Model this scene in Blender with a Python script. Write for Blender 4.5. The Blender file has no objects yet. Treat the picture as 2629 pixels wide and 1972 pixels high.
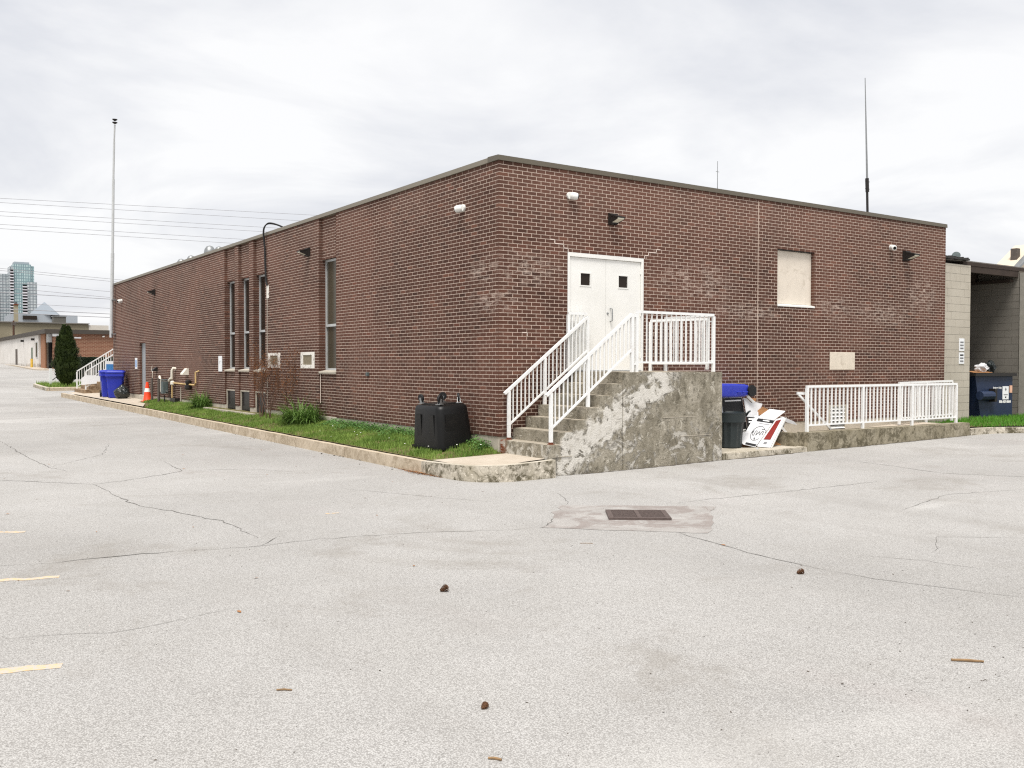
import bpy, math, random
from mathutils import Matrix, Vector, Euler, noise as mnoise
random.seed(7)
R = math.radians
S = bpy.context.scene
C = S.collection
ZB = 0.55                      # height of the lowest brick course above the asphalt

# ---------------------------------------------------------------- camera
cam = bpy.data.cameras.new('camera'); camo = bpy.data.objects.new('camera', cam); C.objects.link(camo)
cam.sensor_width = 36.0; cam.lens = 36.0 * 2380.8 / 2629.0; cam.clip_end = 6000; cam.clip_start = 0.1
camo.location = (-8.7886, -13.235, 1.24 + ZB)
_yaw, _pit, _rol = R(34.4241), R(-1.2159), R(0.1264)
_f = Vector((math.sin(_yaw), math.cos(_yaw), 0)); _r = Vector((math.cos(_yaw), -math.sin(_yaw), 0)); _u = Vector((0, 0, 1))
_f2 = _f * math.cos(_pit) + _u * math.sin(_pit); _u2 = _u * math.cos(_pit) - _f * math.sin(_pit)
_r2 = _r * math.cos(_rol) + _u2 * math.sin(_rol); _u3 = _u2 * math.cos(_rol) - _r * math.sin(_rol)
camo.rotation_euler = Matrix((_r2, _u3, -_f2)).transposed().to_euler()
S.camera = camo

# ---------------------------------------------------------------- sky, sun, exposure (overcast)
SUN_EL, SUN_AZ = 64.0, 222.0      # azimuth of the sun, clockwise from +Y
W = bpy.data.worlds.new('World'); S.world = W; W.use_nodes = True
nt = W.node_tree; nt.nodes.clear()
def N(t, k, **kw):
    n = t.nodes.new(k)
    for a, b in kw.items(): setattr(n, a, b)
    return n
out = N(nt, 'ShaderNodeOutputWorld'); bg = N(nt, 'ShaderNodeBackground'); bg.inputs['Strength'].default_value = 0.10
sky = N(nt, 'ShaderNodeTexSky', sky_type='NISHITA', sun_disc=False)
sky.sun_elevation = R(SUN_EL); sky.sun_rotation = R(SUN_AZ); sky.altitude = 100; sky.dust_density = 3
tc = N(nt, 'ShaderNodeTexCoord'); sep = N(nt, 'ShaderNodeSeparateXYZ'); nt.links.new(tc.outputs['Generated'], sep.inputs[0])
az = N(nt, 'ShaderNodeMath', operation='ABSOLUTE'); nt.links.new(sep.outputs[2], az.inputs[0])
ad = N(nt, 'ShaderNodeMath', operation='ADD'); nt.links.new(az.outputs[0], ad.inputs[0]); ad.inputs[1].default_value = 0.16
dv = N(nt, 'ShaderNodeVectorMath', operation='DIVIDE'); cm = N(nt, 'ShaderNodeCombineXYZ')
nt.links.new(tc.outputs['Generated'], dv.inputs[0])
for i in range(3): nt.links.new(ad.outputs[0], cm.inputs[i])
nt.links.new(cm.outputs[0], dv.inputs[1])
mp = N(nt, 'ShaderNodeMapping'); mp.inputs['Scale'].default_value = (0.62, 0.62, 0.0); mp.inputs['Location'].default_value = (5.3, 2.2, 0)
mp.inputs['Rotation'].default_value = (0, 0, R(20))
nt.links.new(dv.outputs[0], mp.inputs[0])
n1 = N(nt, 'ShaderNodeTexNoise'); n1.inputs['Scale'].default_value = 1.5; n1.inputs['Detail'].default_value = 7; n1.inputs['Roughness'].default_value = 0.55; n1.inputs['Distortion'].default_value = 0.5
nt.links.new(mp.outputs[0], n1.inputs['Vector'])
rmp = N(nt, 'ShaderNodeValToRGB')
rmp.color_ramp.elements[0].position = 0.37; rmp.color_ramp.elements[0].color = (0.715, 0.73, 0.775, 1)
rmp.color_ramp.elements[1].position = 0.60; rmp.color_ramp.elements[1].color = (0.955, 0.955, 0.957, 1)
nt.links.new(n1.outputs[0], rmp.inputs[0])
sc = N(nt, 'ShaderNodeVectorMath', operation='SCALE'); sc.inputs['Scale'].default_value = 3.55
nt.links.new(rmp.outputs[0], sc.inputs[0])
mx = N(nt, 'ShaderNodeMix', data_type='RGBA'); mx.inputs[0].default_value = 0.97
nt.links.new(sky.outputs[0], mx.inputs[6]); nt.links.new(sc.outputs[0], mx.inputs[7])
nt.links.new(mx.outputs[2], bg.inputs['Color']); nt.links.new(bg.outputs[0], out.inputs[0])
sl = bpy.data.lights.new('sun', 'SUN'); sl.energy = 1.5; sl.angle = R(25); sl.color = (1.0, 0.965, 0.915)
so = bpy.data.objects.new('sun', sl); C.objects.link(so)
_d = Vector((math.sin(R(SUN_AZ)) * math.cos(R(SUN_EL)), math.cos(R(SUN_AZ)) * math.cos(R(SUN_EL)), math.sin(R(SUN_EL))))
so.rotation_euler = (-_d).to_track_quat('-Z', 'Y').to_euler(); so.location = (-20, -30, 40)
vs = S.view_settings; vs.view_transform = 'Standard'; vs.look = 'None'; vs.exposure = 1.55; vs.gamma = 1.0; vs.use_curve_mapping = False
S.render.engine = 'CYCLES'; S.cycles.use_denoising = False; S.cycles.filter_width = 1.2
S.cycles.max_bounces = 6; S.cycles.diffuse_bounces = 3; S.cycles.glossy_bounces = 3; S.cycles.transmission_bounces = 4

# ---------------------------------------------------------------- object helpers
WL = {}
def _link(o, parent, wloc):
    C.objects.link(o); WL[o.name] = Vector(wloc)
    if parent is not None:
        o.parent = parent; o.location = Vector(wloc) - WL[parent.name]
    else: o.location = wloc
    return o
def tag(o, label=None, cat=None, group=None, kind=None):
    if label: o['label'] = label
    if cat: o['category'] = cat
    if group: o['group'] = group
    if kind: o['kind'] = kind
    return o
def thing(name, label, cat, loc, group=None):
    o = bpy.data.objects.new(name, None); o.empty_display_size = 0.1
    _link(o, None, loc); return tag(o, label, cat, group)
def curve(pts, n=5):      # smooth a polyline (Catmull-Rom)
    P_ = [Vector(p) for p in pts]; P_ = [P_[0]*2-P_[1]] + P_ + [P_[-1]*2-P_[-2]]; o = []
    for i in range(1, len(P_)-2):
        a, b, c_, d = P_[i-1:i+3]
        for k in range(n):
            t = k/n; o.append(0.5*((2*b)+(c_-a)*t+(2*a-5*b+4*c_-d)*t*t+(3*b-a-3*c_+d)*t**3))
    return o+[P_[-2]]
class MB:
    def __init__(s): s.v = []; s.f = []; s.t = []; s.tone = None
    def add(s, vs, fs, tone=None):
        b = len(s.v); s.v += [tuple(p) for p in vs]; s.f += [tuple(i + b for i in f) for f in fs]
        if tone is not None or s.tone is not None:
            if s.tone is None: s.tone = []
            s.tone += [tone or 0.5] * len(fs)
        return s
    def box(s, x0, x1, y0, y1, z0, z1, tone=None, skip=()):
        vs = [(x0,y0,z0),(x1,y0,z0),(x1,y1,z0),(x0,y1,z0),(x0,y0,z1),(x1,y0,z1),(x1,y1,z1),(x0,y1,z1)]
        fs = [(0,3,2,1),(4,5,6,7),(0,1,5,4),(1,2,6,5),(2,3,7,6),(3,0,4,7)]
        return s.add(vs, [f for i, f in enumerate(fs) if i not in skip], tone)
    def cbox(s, c, d, m=None, b=0.0):
        x, y, z = d[0]/2, d[1]/2, d[2]/2
        if b:
            vs = []; 
            for sx in (-1,1):
                for sy in (-1,1):
                    for sz in (-1,1):
                        vs += [(sx*(x-b),sy*(y-b),sz*z),(sx*(x-b),sy*y,sz*(z-b)),(sx*x,sy*(y-b),sz*(z-b))]
            return s.hull(vs, c, m)
        vs = [(-x,-y,-z),(x,-y,-z),(x,y,-z),(-x,y,-z),(-x,-y,z),(x,-y,z),(x,y,z),(-x,y,z)]
        M = m or Matrix.Identity(3)
        vs = [tuple((M @ Vector(p)) + Vector(c)) for p in vs]
        return s.add(vs, [(0,3,2,1),(4,5,6,7),(0,1,5,4),(1,2,6,5),(2,3,7,6),(3,0,4,7)])
    def hull(s, pts, c=(0,0,0), m=None):
        import bmesh
        bm = bmesh.new(); M = m or Matrix.Identity(3)
        for p in pts: bm.verts.new((M @ Vector(p)) + Vector(c))
        r = bmesh.ops.convex_hull(bm, input=bm.verts)
        bmesh.ops.delete(bm, geom=[g for g in r['geom_interior'] if isinstance(g, bmesh.types.BMVert)], context='VERTS')
        bmesh.ops.dissolve_limit(bm, angle_limit=0.01, verts=bm.verts, edges=bm.edges)
        bm.verts.index_update()
        s.add([tuple(v.co) for v in bm.verts], [[v.index for v in f.verts] for f in bm.faces]); bm.free(); return s
    def tube(s, pts, r, n=8, cap=True):
        pts = [Vector(p) for p in pts]; rs = r if isinstance(r, (list, tuple)) else [r] * len(pts)
        b = len(s.v); up = None; vs = []; fs = []
        for i, p in enumerate(pts):
            d = (pts[min(i+1, len(pts)-1)] - pts[max(i-1, 0)]).normalized()
            if up is None: up = d.orthogonal().normalized()
            up = (up - d * up.dot(d)); up = up.normalized() if up.length > 1e-6 else d.orthogonal().normalized()
            sd = d.cross(up)
            for k in range(n):
                a = 2*math.pi*k/n; vs.append(p + (up*math.cos(a) + sd*math.sin(a)) * rs[i])
        for i in range(len(pts)-1):
            for k in range(n):
                k2 = (k+1) % n; fs.append((i*n+k, i*n+k2, (i+1)*n+k2, (i+1)*n+k))
        if cap: fs.append(tuple(range(n-1,-1,-1))); fs.append(tuple((len(pts)-1)*n+k for k in range(n)))
        return s.add(vs, fs)
    def lathe(s, prof, c=(0,0,0), n=20, m=None, cap=True, mod=None):
        M = m or Matrix.Identity(3); vs = []; fs = []
        for (r, z) in prof:
            for k in range(n):
                a = 2*math.pi*k/n; rr = r * (mod(a, z) if mod else 1)
                vs.append((M @ Vector((rr*math.cos(a), rr*math.sin(a), z))) + Vector(c))
        for i in range(len(prof)-1):
            for k in range(n):
                k2 = (k+1) % n; fs.append((i*n+k, i*n+k2, (i+1)*n+k2, (i+1)*n+k))
        if cap: fs.append(tuple(range(n-1,-1,-1))); fs.append(tuple((len(prof)-1)*n+k for k in range(n)))
        return s.add(vs, fs)
    def prism(s, poly, d, m=None):
        p = [Vector(q) for q in poly]; d = Vector(d); n = len(p)
        vs = p + [q + d for q in p]
        fs = [tuple(range(n-1,-1,-1)), tuple(range(n, 2*n))] + [(i,(i+1)%n,(i+1)%n+n,i+n) for i in range(n)]
        return s.add(vs, fs)
    def quad(s, *p): return s.add(p, [tuple(range(len(p)))])
    def bar(s, a, b, w, h):      # rectangular bar from a to b, w sideways, h upwards
        a, b = Vector(a), Vector(b); d = b - a; L = d.length; d.normalize()
        sd = d.cross(Vector((0,0,1)));  sd = sd.normalized() if sd.length > 1e-4 else Vector((1,0,0))
        up = sd.cross(d)
        vs = [p + sd*sx*w/2 + up*sy*h/2 for p in (a, b) for sx, sy in ((-1,-1),(1,-1),(1,1),(-1,1))]
        return s.add(vs, [(0,1,2,3),(7,6,5,4),(0,4,5,1),(1,5,6,2),(2,6,7,3),(3,7,4,0)])
    def xf(s, m):
        s.v = [tuple(m @ Vector(p)) for p in s.v]; return s
    def build(s, name, mat, parent=None, smooth=False, label=None, cat=None, group=None, kind=None, loc=None, bevel=0):
        me = bpy.data.meshes.new(name)
        if loc is None:
            if parent is None and cat:      # a thing: origin at its base
                xs = [p[0] for p in s.v]; ys = [p[1] for p in s.v]
                loc = Vector(((min(xs)+max(xs))/2, (min(ys)+max(ys))/2, min(p[2] for p in s.v)))
            else:
                n = len(s.v); loc = Vector((sum(p[0] for p in s.v)/n, sum(p[1] for p in s.v)/n, sum(p[2] for p in s.v)/n))
        else: loc = Vector(loc)
        me.from_pydata([(p[0]-loc.x, p[1]-loc.y, p[2]-loc.z) for p in s.v], [], s.f)
        if s.tone is not None:
            at = me.attributes.new('tone', 'FLOAT', 'FACE'); at.data.foreach_set('value', s.tone)
        me.update()
        if smooth:
            for p in me.polygons: p.use_smooth = True
            try: me.set_sharp_from_angle(angle=R(38))
            except Exception: pass
        if mat: me.materials.append(mat)
        o = bpy.data.objects.new(name, me); _link(o, parent, loc)
        if bevel:
            bv = o.modifiers.new('bevel', 'BEVEL'); bv.width = bevel; bv.segments = 2; bv.limit_method = 'ANGLE'
        return tag(o, label, cat, group, kind)
def box(name, mat, parent, x0, x1, y0, y1, z0, z1, **k): return MB().box(x0,x1,y0,y1,z0,z1).build(name, mat, parent, **k)
def share(o, wloc, parent, name=None):      # a copy that shares its mesh
    c = o.copy(); c.name = name or o.name.split('.')[0]; C.objects.link(c); WL[c.name] = Vector(wloc); c.parent = parent
    c.location = Vector(wloc) - (WL[parent.name] if parent else Vector()); return c
def rotz(a): return Matrix.Rotation(R(a), 3, 'Z')
def xform(loc, a): return Matrix.Translation(loc) @ Matrix.Rotation(R(a), 4, 'Z')

# ---------------------------------------------------------------- materials
def lin(r, g, b):
    def f(c):
        c /= 255.0; return c/12.92 if c <= 0.04045 else ((c+0.055)/1.055)**2.4
    return (f(r), f(g), f(b), 1)
class G:      # tiny node-graph helper
    def __init__(s, name):
        s.m = bpy.data.materials.new(name); s.m.use_nodes = True; s.t = s.m.node_tree; s.t.nodes.clear()
        s.o = N(s.t, 'ShaderNodeOutputMaterial'); s.b = N(s.t, 'ShaderNodeBsdfPrincipled'); s.t.links.new(s.b.outputs[0], s.o.inputs[0])
        s.geo = N(s.t, 'ShaderNodeNewGeometry'); s.pos = s.geo.outputs['Position']
    def L(s, a, b): s.t.links.new(a, b)
    def put(s, sock, v):
        if hasattr(v, 'is_linked'): s.t.links.new(v, sock)
        else: sock.default_value = v
    def map(s, v, scale=(1,1,1), loc=(0,0,0), rot=(0,0,0)):
        n = N(s.t, 'ShaderNodeMapping'); s.L(v, n.inputs[0]); n.inputs['Scale'].default_value = scale; n.inputs['Location'].default_value = loc; n.inputs['Rotation'].default_value = rot
        return n.outputs[0]
    def noise(s, scale, detail=4, rough=0.55, dist=0, v=None, col=False):
        n = N(s.t, 'ShaderNodeTexNoise'); s.L(v or s.pos, n.inputs['Vector'])
        n.inputs['Scale'].default_value = scale; n.inputs['Detail'].default_value = detail; n.inputs['Roughness'].default_value = rough; n.inputs['Distortion'].default_value = dist
        return n.outputs[1 if col else 0]
    def voro(s, scale, feature='F1', v=None, out=0, rnd=1.0):
        n = N(s.t, 'ShaderNodeTexVoronoi', feature=feature); s.L(v or s.pos, n.inputs['Vector']); n.inputs['Scale'].default_value = scale; n.inputs['Randomness'].default_value = rnd
        return n.outputs[out]
    def ramp(s, v, pts, interp='LINEAR'):
        n = N(s.t, 'ShaderNodeValToRGB'); s.L(v, n.inputs[0]); cr = n.color_ramp; cr.interpolation = interp
        while len(cr.elements) < len(pts): cr.elements.new(0.5)
        for e, (p, c) in zip(cr.elements, pts):
            e.position = p; e.color = c if not isinstance(c, (int, float)) else (c, c, c, 1)
        return n.outputs[0]
    def mix(s, f, a, b, bt='MIX'):
        n = N(s.t, 'ShaderNodeMix', data_type='RGBA', blend_type=bt); s.put(n.inputs[0], f); s.put(n.inputs[6], a); s.put(n.inputs[7], b); return n.outputs[2]
    def math(s, op, a, b=0.0, c=None, clamp=False):
        n = N(s.t, 'ShaderNodeMath', operation=op, use_clamp=clamp); s.put(n.inputs[0], a); s.put(n.inputs[1], b)
        if c is not None: s.put(n.inputs[2], c)
        return n.outputs[0]
    def rng(s, v, a, b, c=0.0, d=1.0, smooth=True):
        n = N(s.t, 'ShaderNodeMapRange', interpolation_type='SMOOTHSTEP' if smooth else 'LINEAR'); s.put(n.inputs[0], v)
        for i, q in enumerate((a,b,c,d)): n.inputs[i+1].default_value = q
        return n.outputs[0]
    def xyz(s, v=None):
        n = N(s.t, 'ShaderNodeSeparateXYZ'); s.L(v or s.pos, n.inputs[0]); return n.outputs
    def blob(s, c, r):      # 1 inside an ellipsoid at c with radii r, falling to 0
        v = s.map(s.pos, scale=tuple(1/q for q in r), loc=tuple(-a/q for a, q in zip(c, r)))
        n = N(s.t, 'ShaderNodeVectorMath', operation='LENGTH'); s.L(v, n.inputs[0]); return s.rng(n.outputs['Value'], 1.0, 0.2)
    def attr(s, name):
        n = N(s.t, 'ShaderNodeAttribute', attribute_name=name); return n.outputs['Fac']
    def bump(s, h, dist, strength=1.0):
        n = N(s.t, 'ShaderNodeBump'); n.inputs['Distance'].default_value = dist; n.inputs['Strength'].default_value = strength; s.L(h, n.inputs['Height']); s.L(n.outputs[0], s.b.inputs['Normal'])
    def fin(s, col, rough=0.8, spec=0.3, metal=0.0):
        s.put(s.b.inputs['Base Color'], col); s.put(s.b.inputs['Roughness'], rough); s.put(s.b.inputs['Specular IOR Level'], spec); s.put(s.b.inputs['Metallic'], metal); return s.m
def simple(name, col, rough=0.7, var=0.12, scale=6.0, spec=0.35, metal=0.0, bump=0.0, bscale=40, dirt=None, dscale=2.0, damt=0.4):
    g = G(name); n = g.noise(scale, 5, 0.6)
    a = tuple(c*(1-var) for c in col[:3]) + (1,); b = tuple(min(1, c*(1+var)) for c in col[:3]) + (1,)
    c = g.ramp(n, [(0.3, a), (0.7, b)])
    if dirt:
        d = g.rng(g.noise(dscale, 6, 0.65, 0.4), 0.52, 0.72, 0, damt); c = g.mix(d, c, dirt)
    if bump: g.bump(g.noise(bscale, 4, 0.6), bump, 0.6)
    return g.fin(c, rough, spec, metal)
# asphalt: bleached, coarse aggregate
g = G('asphalt')
big = g.noise(0.16, 5, 0.6, 0.3); mid = g.noise(1.1, 5, 0.62); fine = g.noise(70, 3, 0.7); st = g.voro(120, out=1); sd = g.voro(120)
st2 = g.voro(42, out=0)
c0 = g.ramp(big, [(0.33, lin(163,161,158)), (0.5, lin(177,175,172)), (0.68, lin(187,185,182))])
c1 = g.mix(g.rng(mid, 0.35, 0.7, 0, 0.22), c0, lin(160,157,151))
sx = g.t.nodes.new('ShaderNodeSeparateColor'); g.L(st, sx.inputs[0])
c2 = g.mix(g.rng(sx.outputs[0], 0.55, 1.0, 0, 0.30), c1, lin(212,210,206))
c2 = g.mix(g.rng(sx.outputs[1], 0.72, 1.0, 0, 0.30), c2, lin(132,128,123))
c2 = g.mix(g.rng(sd, 0.38, 0.64, 0, 0.48), c2, lin(98,94,90))
c2 = g.mix(g.rng(g.noise(14, 4, 0.7), 0.62, 0.75, 0, 0.22), c2, lin(112,110,108))
pk = g.rng(g.voro(9, out=0), 0.05, 0.02, 0, 0.6); c2 = g.mix(pk, c2, lin(70,66,62))
st_ = g.math('MULTIPLY', g.rng(g.noise(0.42, 6, 0.68, 0.8, v=g.map(g.pos, loc=(11,4,0))), 0.54, 0.68, 0, 0.40), g.rng(g.noise(3.2, 5, 0.7), 0.35, 0.6, 0.4, 1)); c2 = g.mix(st_, c2, lin(128,122,114))
lt_ = g.rng(g.noise(0.3, 5, 0.6, 0.6, v=g.map(g.pos, scale=(0.4,1,1), loc=(3,9,0))), 0.55, 0.72, 0, 0.35); c2 = g.mix(lt_, c2, lin(204,202,198))
fl_ = g.rng(g.noise(120, 2, 0.5, v=g.map(g.pos, scale=(0.35,0.55,1), rot=(0,0,R(-34)))), 0.62, 0.72, 0, 0.55); c2 = g.mix(fl_, c2, lin(80,78,75))
cs_ = g.math('MULTIPLY', g.rng(g.voro(58), 0.30, 0.12, 0, 0.55), g.rng(g.noise(23, 3, 0.6), 0.50, 0.62)); c2 = g.mix(cs_, c2, lin(92,88,84))
tk_ = g.rng(g.noise(0.9, 3, 0.5, 0.2, v=g.map(g.pos, scale=(1.0,0.07,1), rot=(0,0,R(6)))), 0.55, 0.70, 0, 0.16); c2 = g.mix(tk_, c2, lin(132,128,123))
p = g.xyz(); wet = g.rng(g.noise(0.55, 4, 0.6, 1.0, v=g.map(g.pos, scale=(1,0.35,1))), 0.56, 0.74, 0, 0.10); c2 = g.mix(wet, c2, lin(172,160,157))
h = g.math('ADD', g.math('MULTIPLY', sd, -0.9), g.math('MULTIPLY', fine, 0.5))
g.bump(h, 0.006, 0.55); M_asph = g.fin(c2, 0.95, 0.15)
# brick
g = G('brick')
t = g.attr('tone')
bc = g.ramp(t, [(0.0, lin(54,34,27)), (0.22, lin(66,42,33)), (0.5, lin(76,49,39)), (0.78, lin(87,59,48)), (0.92, lin(96,55,43)), (1.0, lin(106,80,64))])
bc = g.mix(g.rng(g.noise(90, 4, 0.7), 0.4, 0.75, 0, 0.25), bc, lin(112,88,76))
bc = g.mix(g.rng(g.noise(160, 2, 0.6), 0.62, 0.75, 0, 0.4), bc, lin(50,34,31))
# weathering towards the parapet: rain-washed paler bloom in broad uneven sheets
pz = g.xyz()[2]
bl = g.math('MULTIPLY', g.rng(pz, 3.4, 5.4, 0, 1), g.rng(g.noise(0.55, 5, 0.6), 0.3, 0.65)); bc = g.mix(g.math('MULTIPLY', bl, 0.22), bc, lin(140,112,100))
e = None
for cc, rr in (((0.55,0,3.45),(1.1,1.2,0.42)), ((0.0,0.45,3.42),(0.6,0.7,0.30)), ((4.7,0,3.42),(1.6,0.6,0.55)), ((0.1,0.1,2.9),(0.5,1.2,0.3)),
               ((6.3,0,2.9),(1.6,0.6,0.25)), ((9.2,0,3.1),(1.0,0.6,0.35)), ((12.6,0,3.5),(0.9,0.5,0.7)), ((11.0,0,3.0),(1.5,0.5,0.4))):
    b_ = g.blob(cc, rr); e = b_ if e is None else g.math('MAXIMUM', e, b_)
en = g.noise(5.5, 6, 0.72, 0.5, v=g.map(g.pos, scale=(0.8,0.8,2.2)))
ef = g.math('MULTIPLY', e, g.rng(en, 0.46, 0.66)); ef = g.math('MULTIPLY', ef, g.rng(g.noise(60, 4, 0.7), 0.3, 0.65, 0.25, 0.85))
bc = g.mix(g.math('MULTIPLY', ef, 0.95), bc, lin(200,184,172))
sk_ = g.math('MULTIPLY', g.rng(g.noise(1.3, 6, 0.7, 0.3, v=g.map(g.pos, scale=(1,1,0.16), loc=(4,2,0))), 0.54, 0.72, 0, 0.30), g.rng(g.noise(30, 3), 0.3, 0.6, 0.5, 1)); bc = g.mix(sk_, bc, lin(58,46,40))
pk_ = g.rng(g.noise(0.35, 4, 0.6, v=g.map(g.pos, loc=(1,7,3))), 0.42, 0.66, 0, 0.28); bc = g.mix(pk_, bc, lin(128,88,74))
gr = g.math('MULTIPLY', g.rng(pz, 1.0, 0.5), g.rng(g.noise(2.2, 4), 0.45, 0.7, 0, 0.35)); bc = g.mix(gr, bc, lin(58,50,42))
g.bump(g.noise(140, 4, 0.7), 0.004, 0.6); M_brick = g.fin(bc, 0.88, 0.22)
g = G('mortar')
mc = g.ramp(g.noise(7, 5, 0.6), [(0.3, lin(198,178,163)), (0.7, lin(216,198,184))])
mc = g.mix(g.rng(g.noise(0.9, 5, 0.65), 0.5, 0.75, 0, 0.3), mc, lin(188,164,150))
g.bump(g.noise(120, 3), 0.003, 0.5); M_mort = g.fin(mc, 0.95, 0.15)
M_mrep = simple('mortar_repair', lin(218,204,193), 0.95, 0.08)
M_foot = simple('foundation_concrete', lin(178,170,156), 0.95, 0.12, 3, bump=0.004, dirt=lin(110,104,92), damt=0.5)
M_cop = simple('coping_metal', lin(92,86,74), 0.5, 0.06, 1.2, spec=0.4, bump=0.002, bscale=3)
M_copl = simple('coping_side_metal', lin(118,111,98), 0.5, 0.06, 1.2, spec=0.4)
M_roof = simple('roof_gravel', lin(120,116,110), 0.95, 0.2, 30)
M_white = simple('white_paint', lin(226,226,222), 0.45, 0.04, 5, spec=0.4, dirt=lin(190,180,165), dscale=5, damt=0.25)
M_wrail = simple('white_rail_paint', lin(230,231,230), 0.4, 0.03, 8, spec=0.45, dirt=lin(170,140,115), dscale=11, damt=0.22)
g = G('door_paint')
dc = g.ramp(g.noise(1.5, 4), [(0.3, lin(224,223,218)), (0.7, lin(234,233,229))]); dc = g.mix(g.rng(g.noise(9, 6, 0.75, 1.0), 0.64, 0.72, 0, 0.3), dc, lin(188,184,174)); M_door = g.fin(dc, 0.4, 0.45)
M_alu = simple('aluminium', lin(190,192,192), 0.4, 0.05, 6, metal=0.25)
M_mast = simple('mast_galvanised', lin(196,198,198), 0.5, 0.06, 4, metal=0.2)
M_wire = simple('wire_grey', lin(148,148,152), 0.7)
M_steel = simple('galvanised_steel', lin(150,152,152), 0.4, 0.12, 14, metal=0.7)
M_dark = simple('dark_metal', lin(36,33,31), 0.45, 0.15, 12)
M_black = simple('black_rubber', lin(26,26,27), 0.6, 0.2, 10)
M_gasket = simple('dark_sealant', lin(52,48,44), 0.7, 0.1)
M_rust = simple('rust', lin(112,58,34), 0.9, 0.3, 20)
def glassy(name, col, rough=0.08, sp=0.5):
    g = G(name); c = g.ramp(g.noise(0.9, 3), [(0.3, tuple(q*0.75 for q in col[:3])+(1,)), (0.7, col)]); g.b.inputs['IOR'].default_value = 1.5; return g.fin(c, rough, sp)
M_glass = glassy('window_glass', lin(44,36,30), 0.2, 0.18); M_glass2 = glassy('window_glass_pale', lin(78,72,60), 0.2, 0.22); M_gdk = glassy('dark_glass', lin(20,19,19), 0.25, 0.15)
M_lens = simple('lamp_lens', lin(225,222,205), 0.25, 0.05, spec=0.5)
# weathered, parged concrete of the stair block
g = G('weathered_concrete')
cb = g.ramp(g.noise(2.3, 6, 0.65), [(0.28, lin(112,106,93)), (0.5, lin(150,143,128)), (0.72, lin(180,173,159))])
cb = g.mix(g.rng(g.noise(26, 5, 0.7), 0.42, 0.72, 0, 0.45), cb, lin(108,102,86))
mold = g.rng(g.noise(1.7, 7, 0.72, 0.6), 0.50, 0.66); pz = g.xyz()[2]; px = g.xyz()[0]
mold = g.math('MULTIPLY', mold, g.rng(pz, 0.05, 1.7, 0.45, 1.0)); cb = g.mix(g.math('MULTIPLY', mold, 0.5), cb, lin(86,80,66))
cb = g.mix(g.math('MULTIPLY', g.rng(g.noise(9, 6, 0.75, 0.5), 0.54, 0.64), 0.6), cb, lin(66,62,50))
cb = g.mix(g.math('MULTIPLY', g.rng(g.noise(4.5, 7, 0.78, 0.6, v=g.map(g.pos, scale=(1.0,1.0,0.32), loc=(7,3,1))), 0.53, 0.61), 0.4), cb, lin(76,71,58))
cb = g.mix(g.math('MULTIPLY', g.rng(g.noise(7, 6, 0.75, 0.7, v=g.map(g.pos, loc=(2,8,4))), 0.57, 0.63), 0.75), cb, lin(196,190,176))
cb = g.mix(g.rng(g.voro(16), 0.16, 0.06, 0, 0.5), cb, lin(64,58,48))
cb = g.mix(g.math('MULTIPLY', g.rng(g.noise(34, 5, 0.8), 0.56, 0.66), 0.55), cb, lin(58,54,44))
# patch of pale parging running up beside the steps: distance to a line in X-Z
wv = g.noise(3.2, 5, 0.6, 0.4); wob = g.math('MULTIPLY', g.math('SUBTRACT', wv, 0.5), 1.3)
ln = g.math('SUBTRACT', g.math('MULTIPLY_ADD', px, 0.585, 0.06), pz); ln = g.math('ABSOLUTE', g.math('ADD', ln, wob))
front = g.rng(g.xyz()[1], -1.33, -1.39)
par = g.math('MULTIPLY', g.rng(ln, 0.40, 0.20), g.rng(g.noise(3.0, 7, 0.68, 0.5), 0.36, 0.47)); par = g.math('MULTIPLY', par, g.rng(px, 3.1, 2.5)); par = g.math('MULTIPLY', par, g.rng(px, 0.14, 0.24))
low = g.math('MULTIPLY', g.rng(g.noise(3.0, 7, 0.75, 0.8), 0.52, 0.58), g.rng(pz, 1.15, 0.3))
par = g.math('MULTIPLY', g.math('MAXIMUM', par, g.math('MULTIPLY', low, 0.7)), front)
cb = g.mix(g.math('MULTIPLY', par, 0.92), cb, g.mix(g.rng(g.noise(8, 5, 0.7), 0.45, 0.7, 0, 0.5), lin(214,210,202), lin(176,170,158)))
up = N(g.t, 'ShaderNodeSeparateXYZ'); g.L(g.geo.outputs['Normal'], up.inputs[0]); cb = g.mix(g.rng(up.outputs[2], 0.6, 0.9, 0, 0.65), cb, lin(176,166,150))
rs = g.blob((0.02, 0.0, 0.40), (0.16, 0.30, 0.42)); cb = g.mix(g.math('MULTIPLY', rs, 0.95), cb, lin(122,62,34))
sp = g.math('MULTIPLY', g.rng(g.noise(5, 6, 0.7, 0.8), 0.5, 0.56), g.rng(px, 0.05, 0.03)); cb = g.mix(g.math('MULTIPLY', sp, 0.7), cb, lin(200,196,186))
rim = g.math('MULTIPLY', g.rng(g.math('ABSOLUTE', g.math('SUBTRACT', par, 0.45)), 0.40, 0.10), g.rng(g.noise(11,4), 0.45, 0.6)); cb = g.mix(g.math('MULTIPLY', rim, 0.65), cb, lin(62,57,48))
hh = g.math('ADD', g.noise(38, 5, 0.7), g.math('MULTIPLY', par, 0.8)); g.bump(hh, 0.02, 0.7); M_stair = g.fin(cb, 0.95, 0.15)
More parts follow.
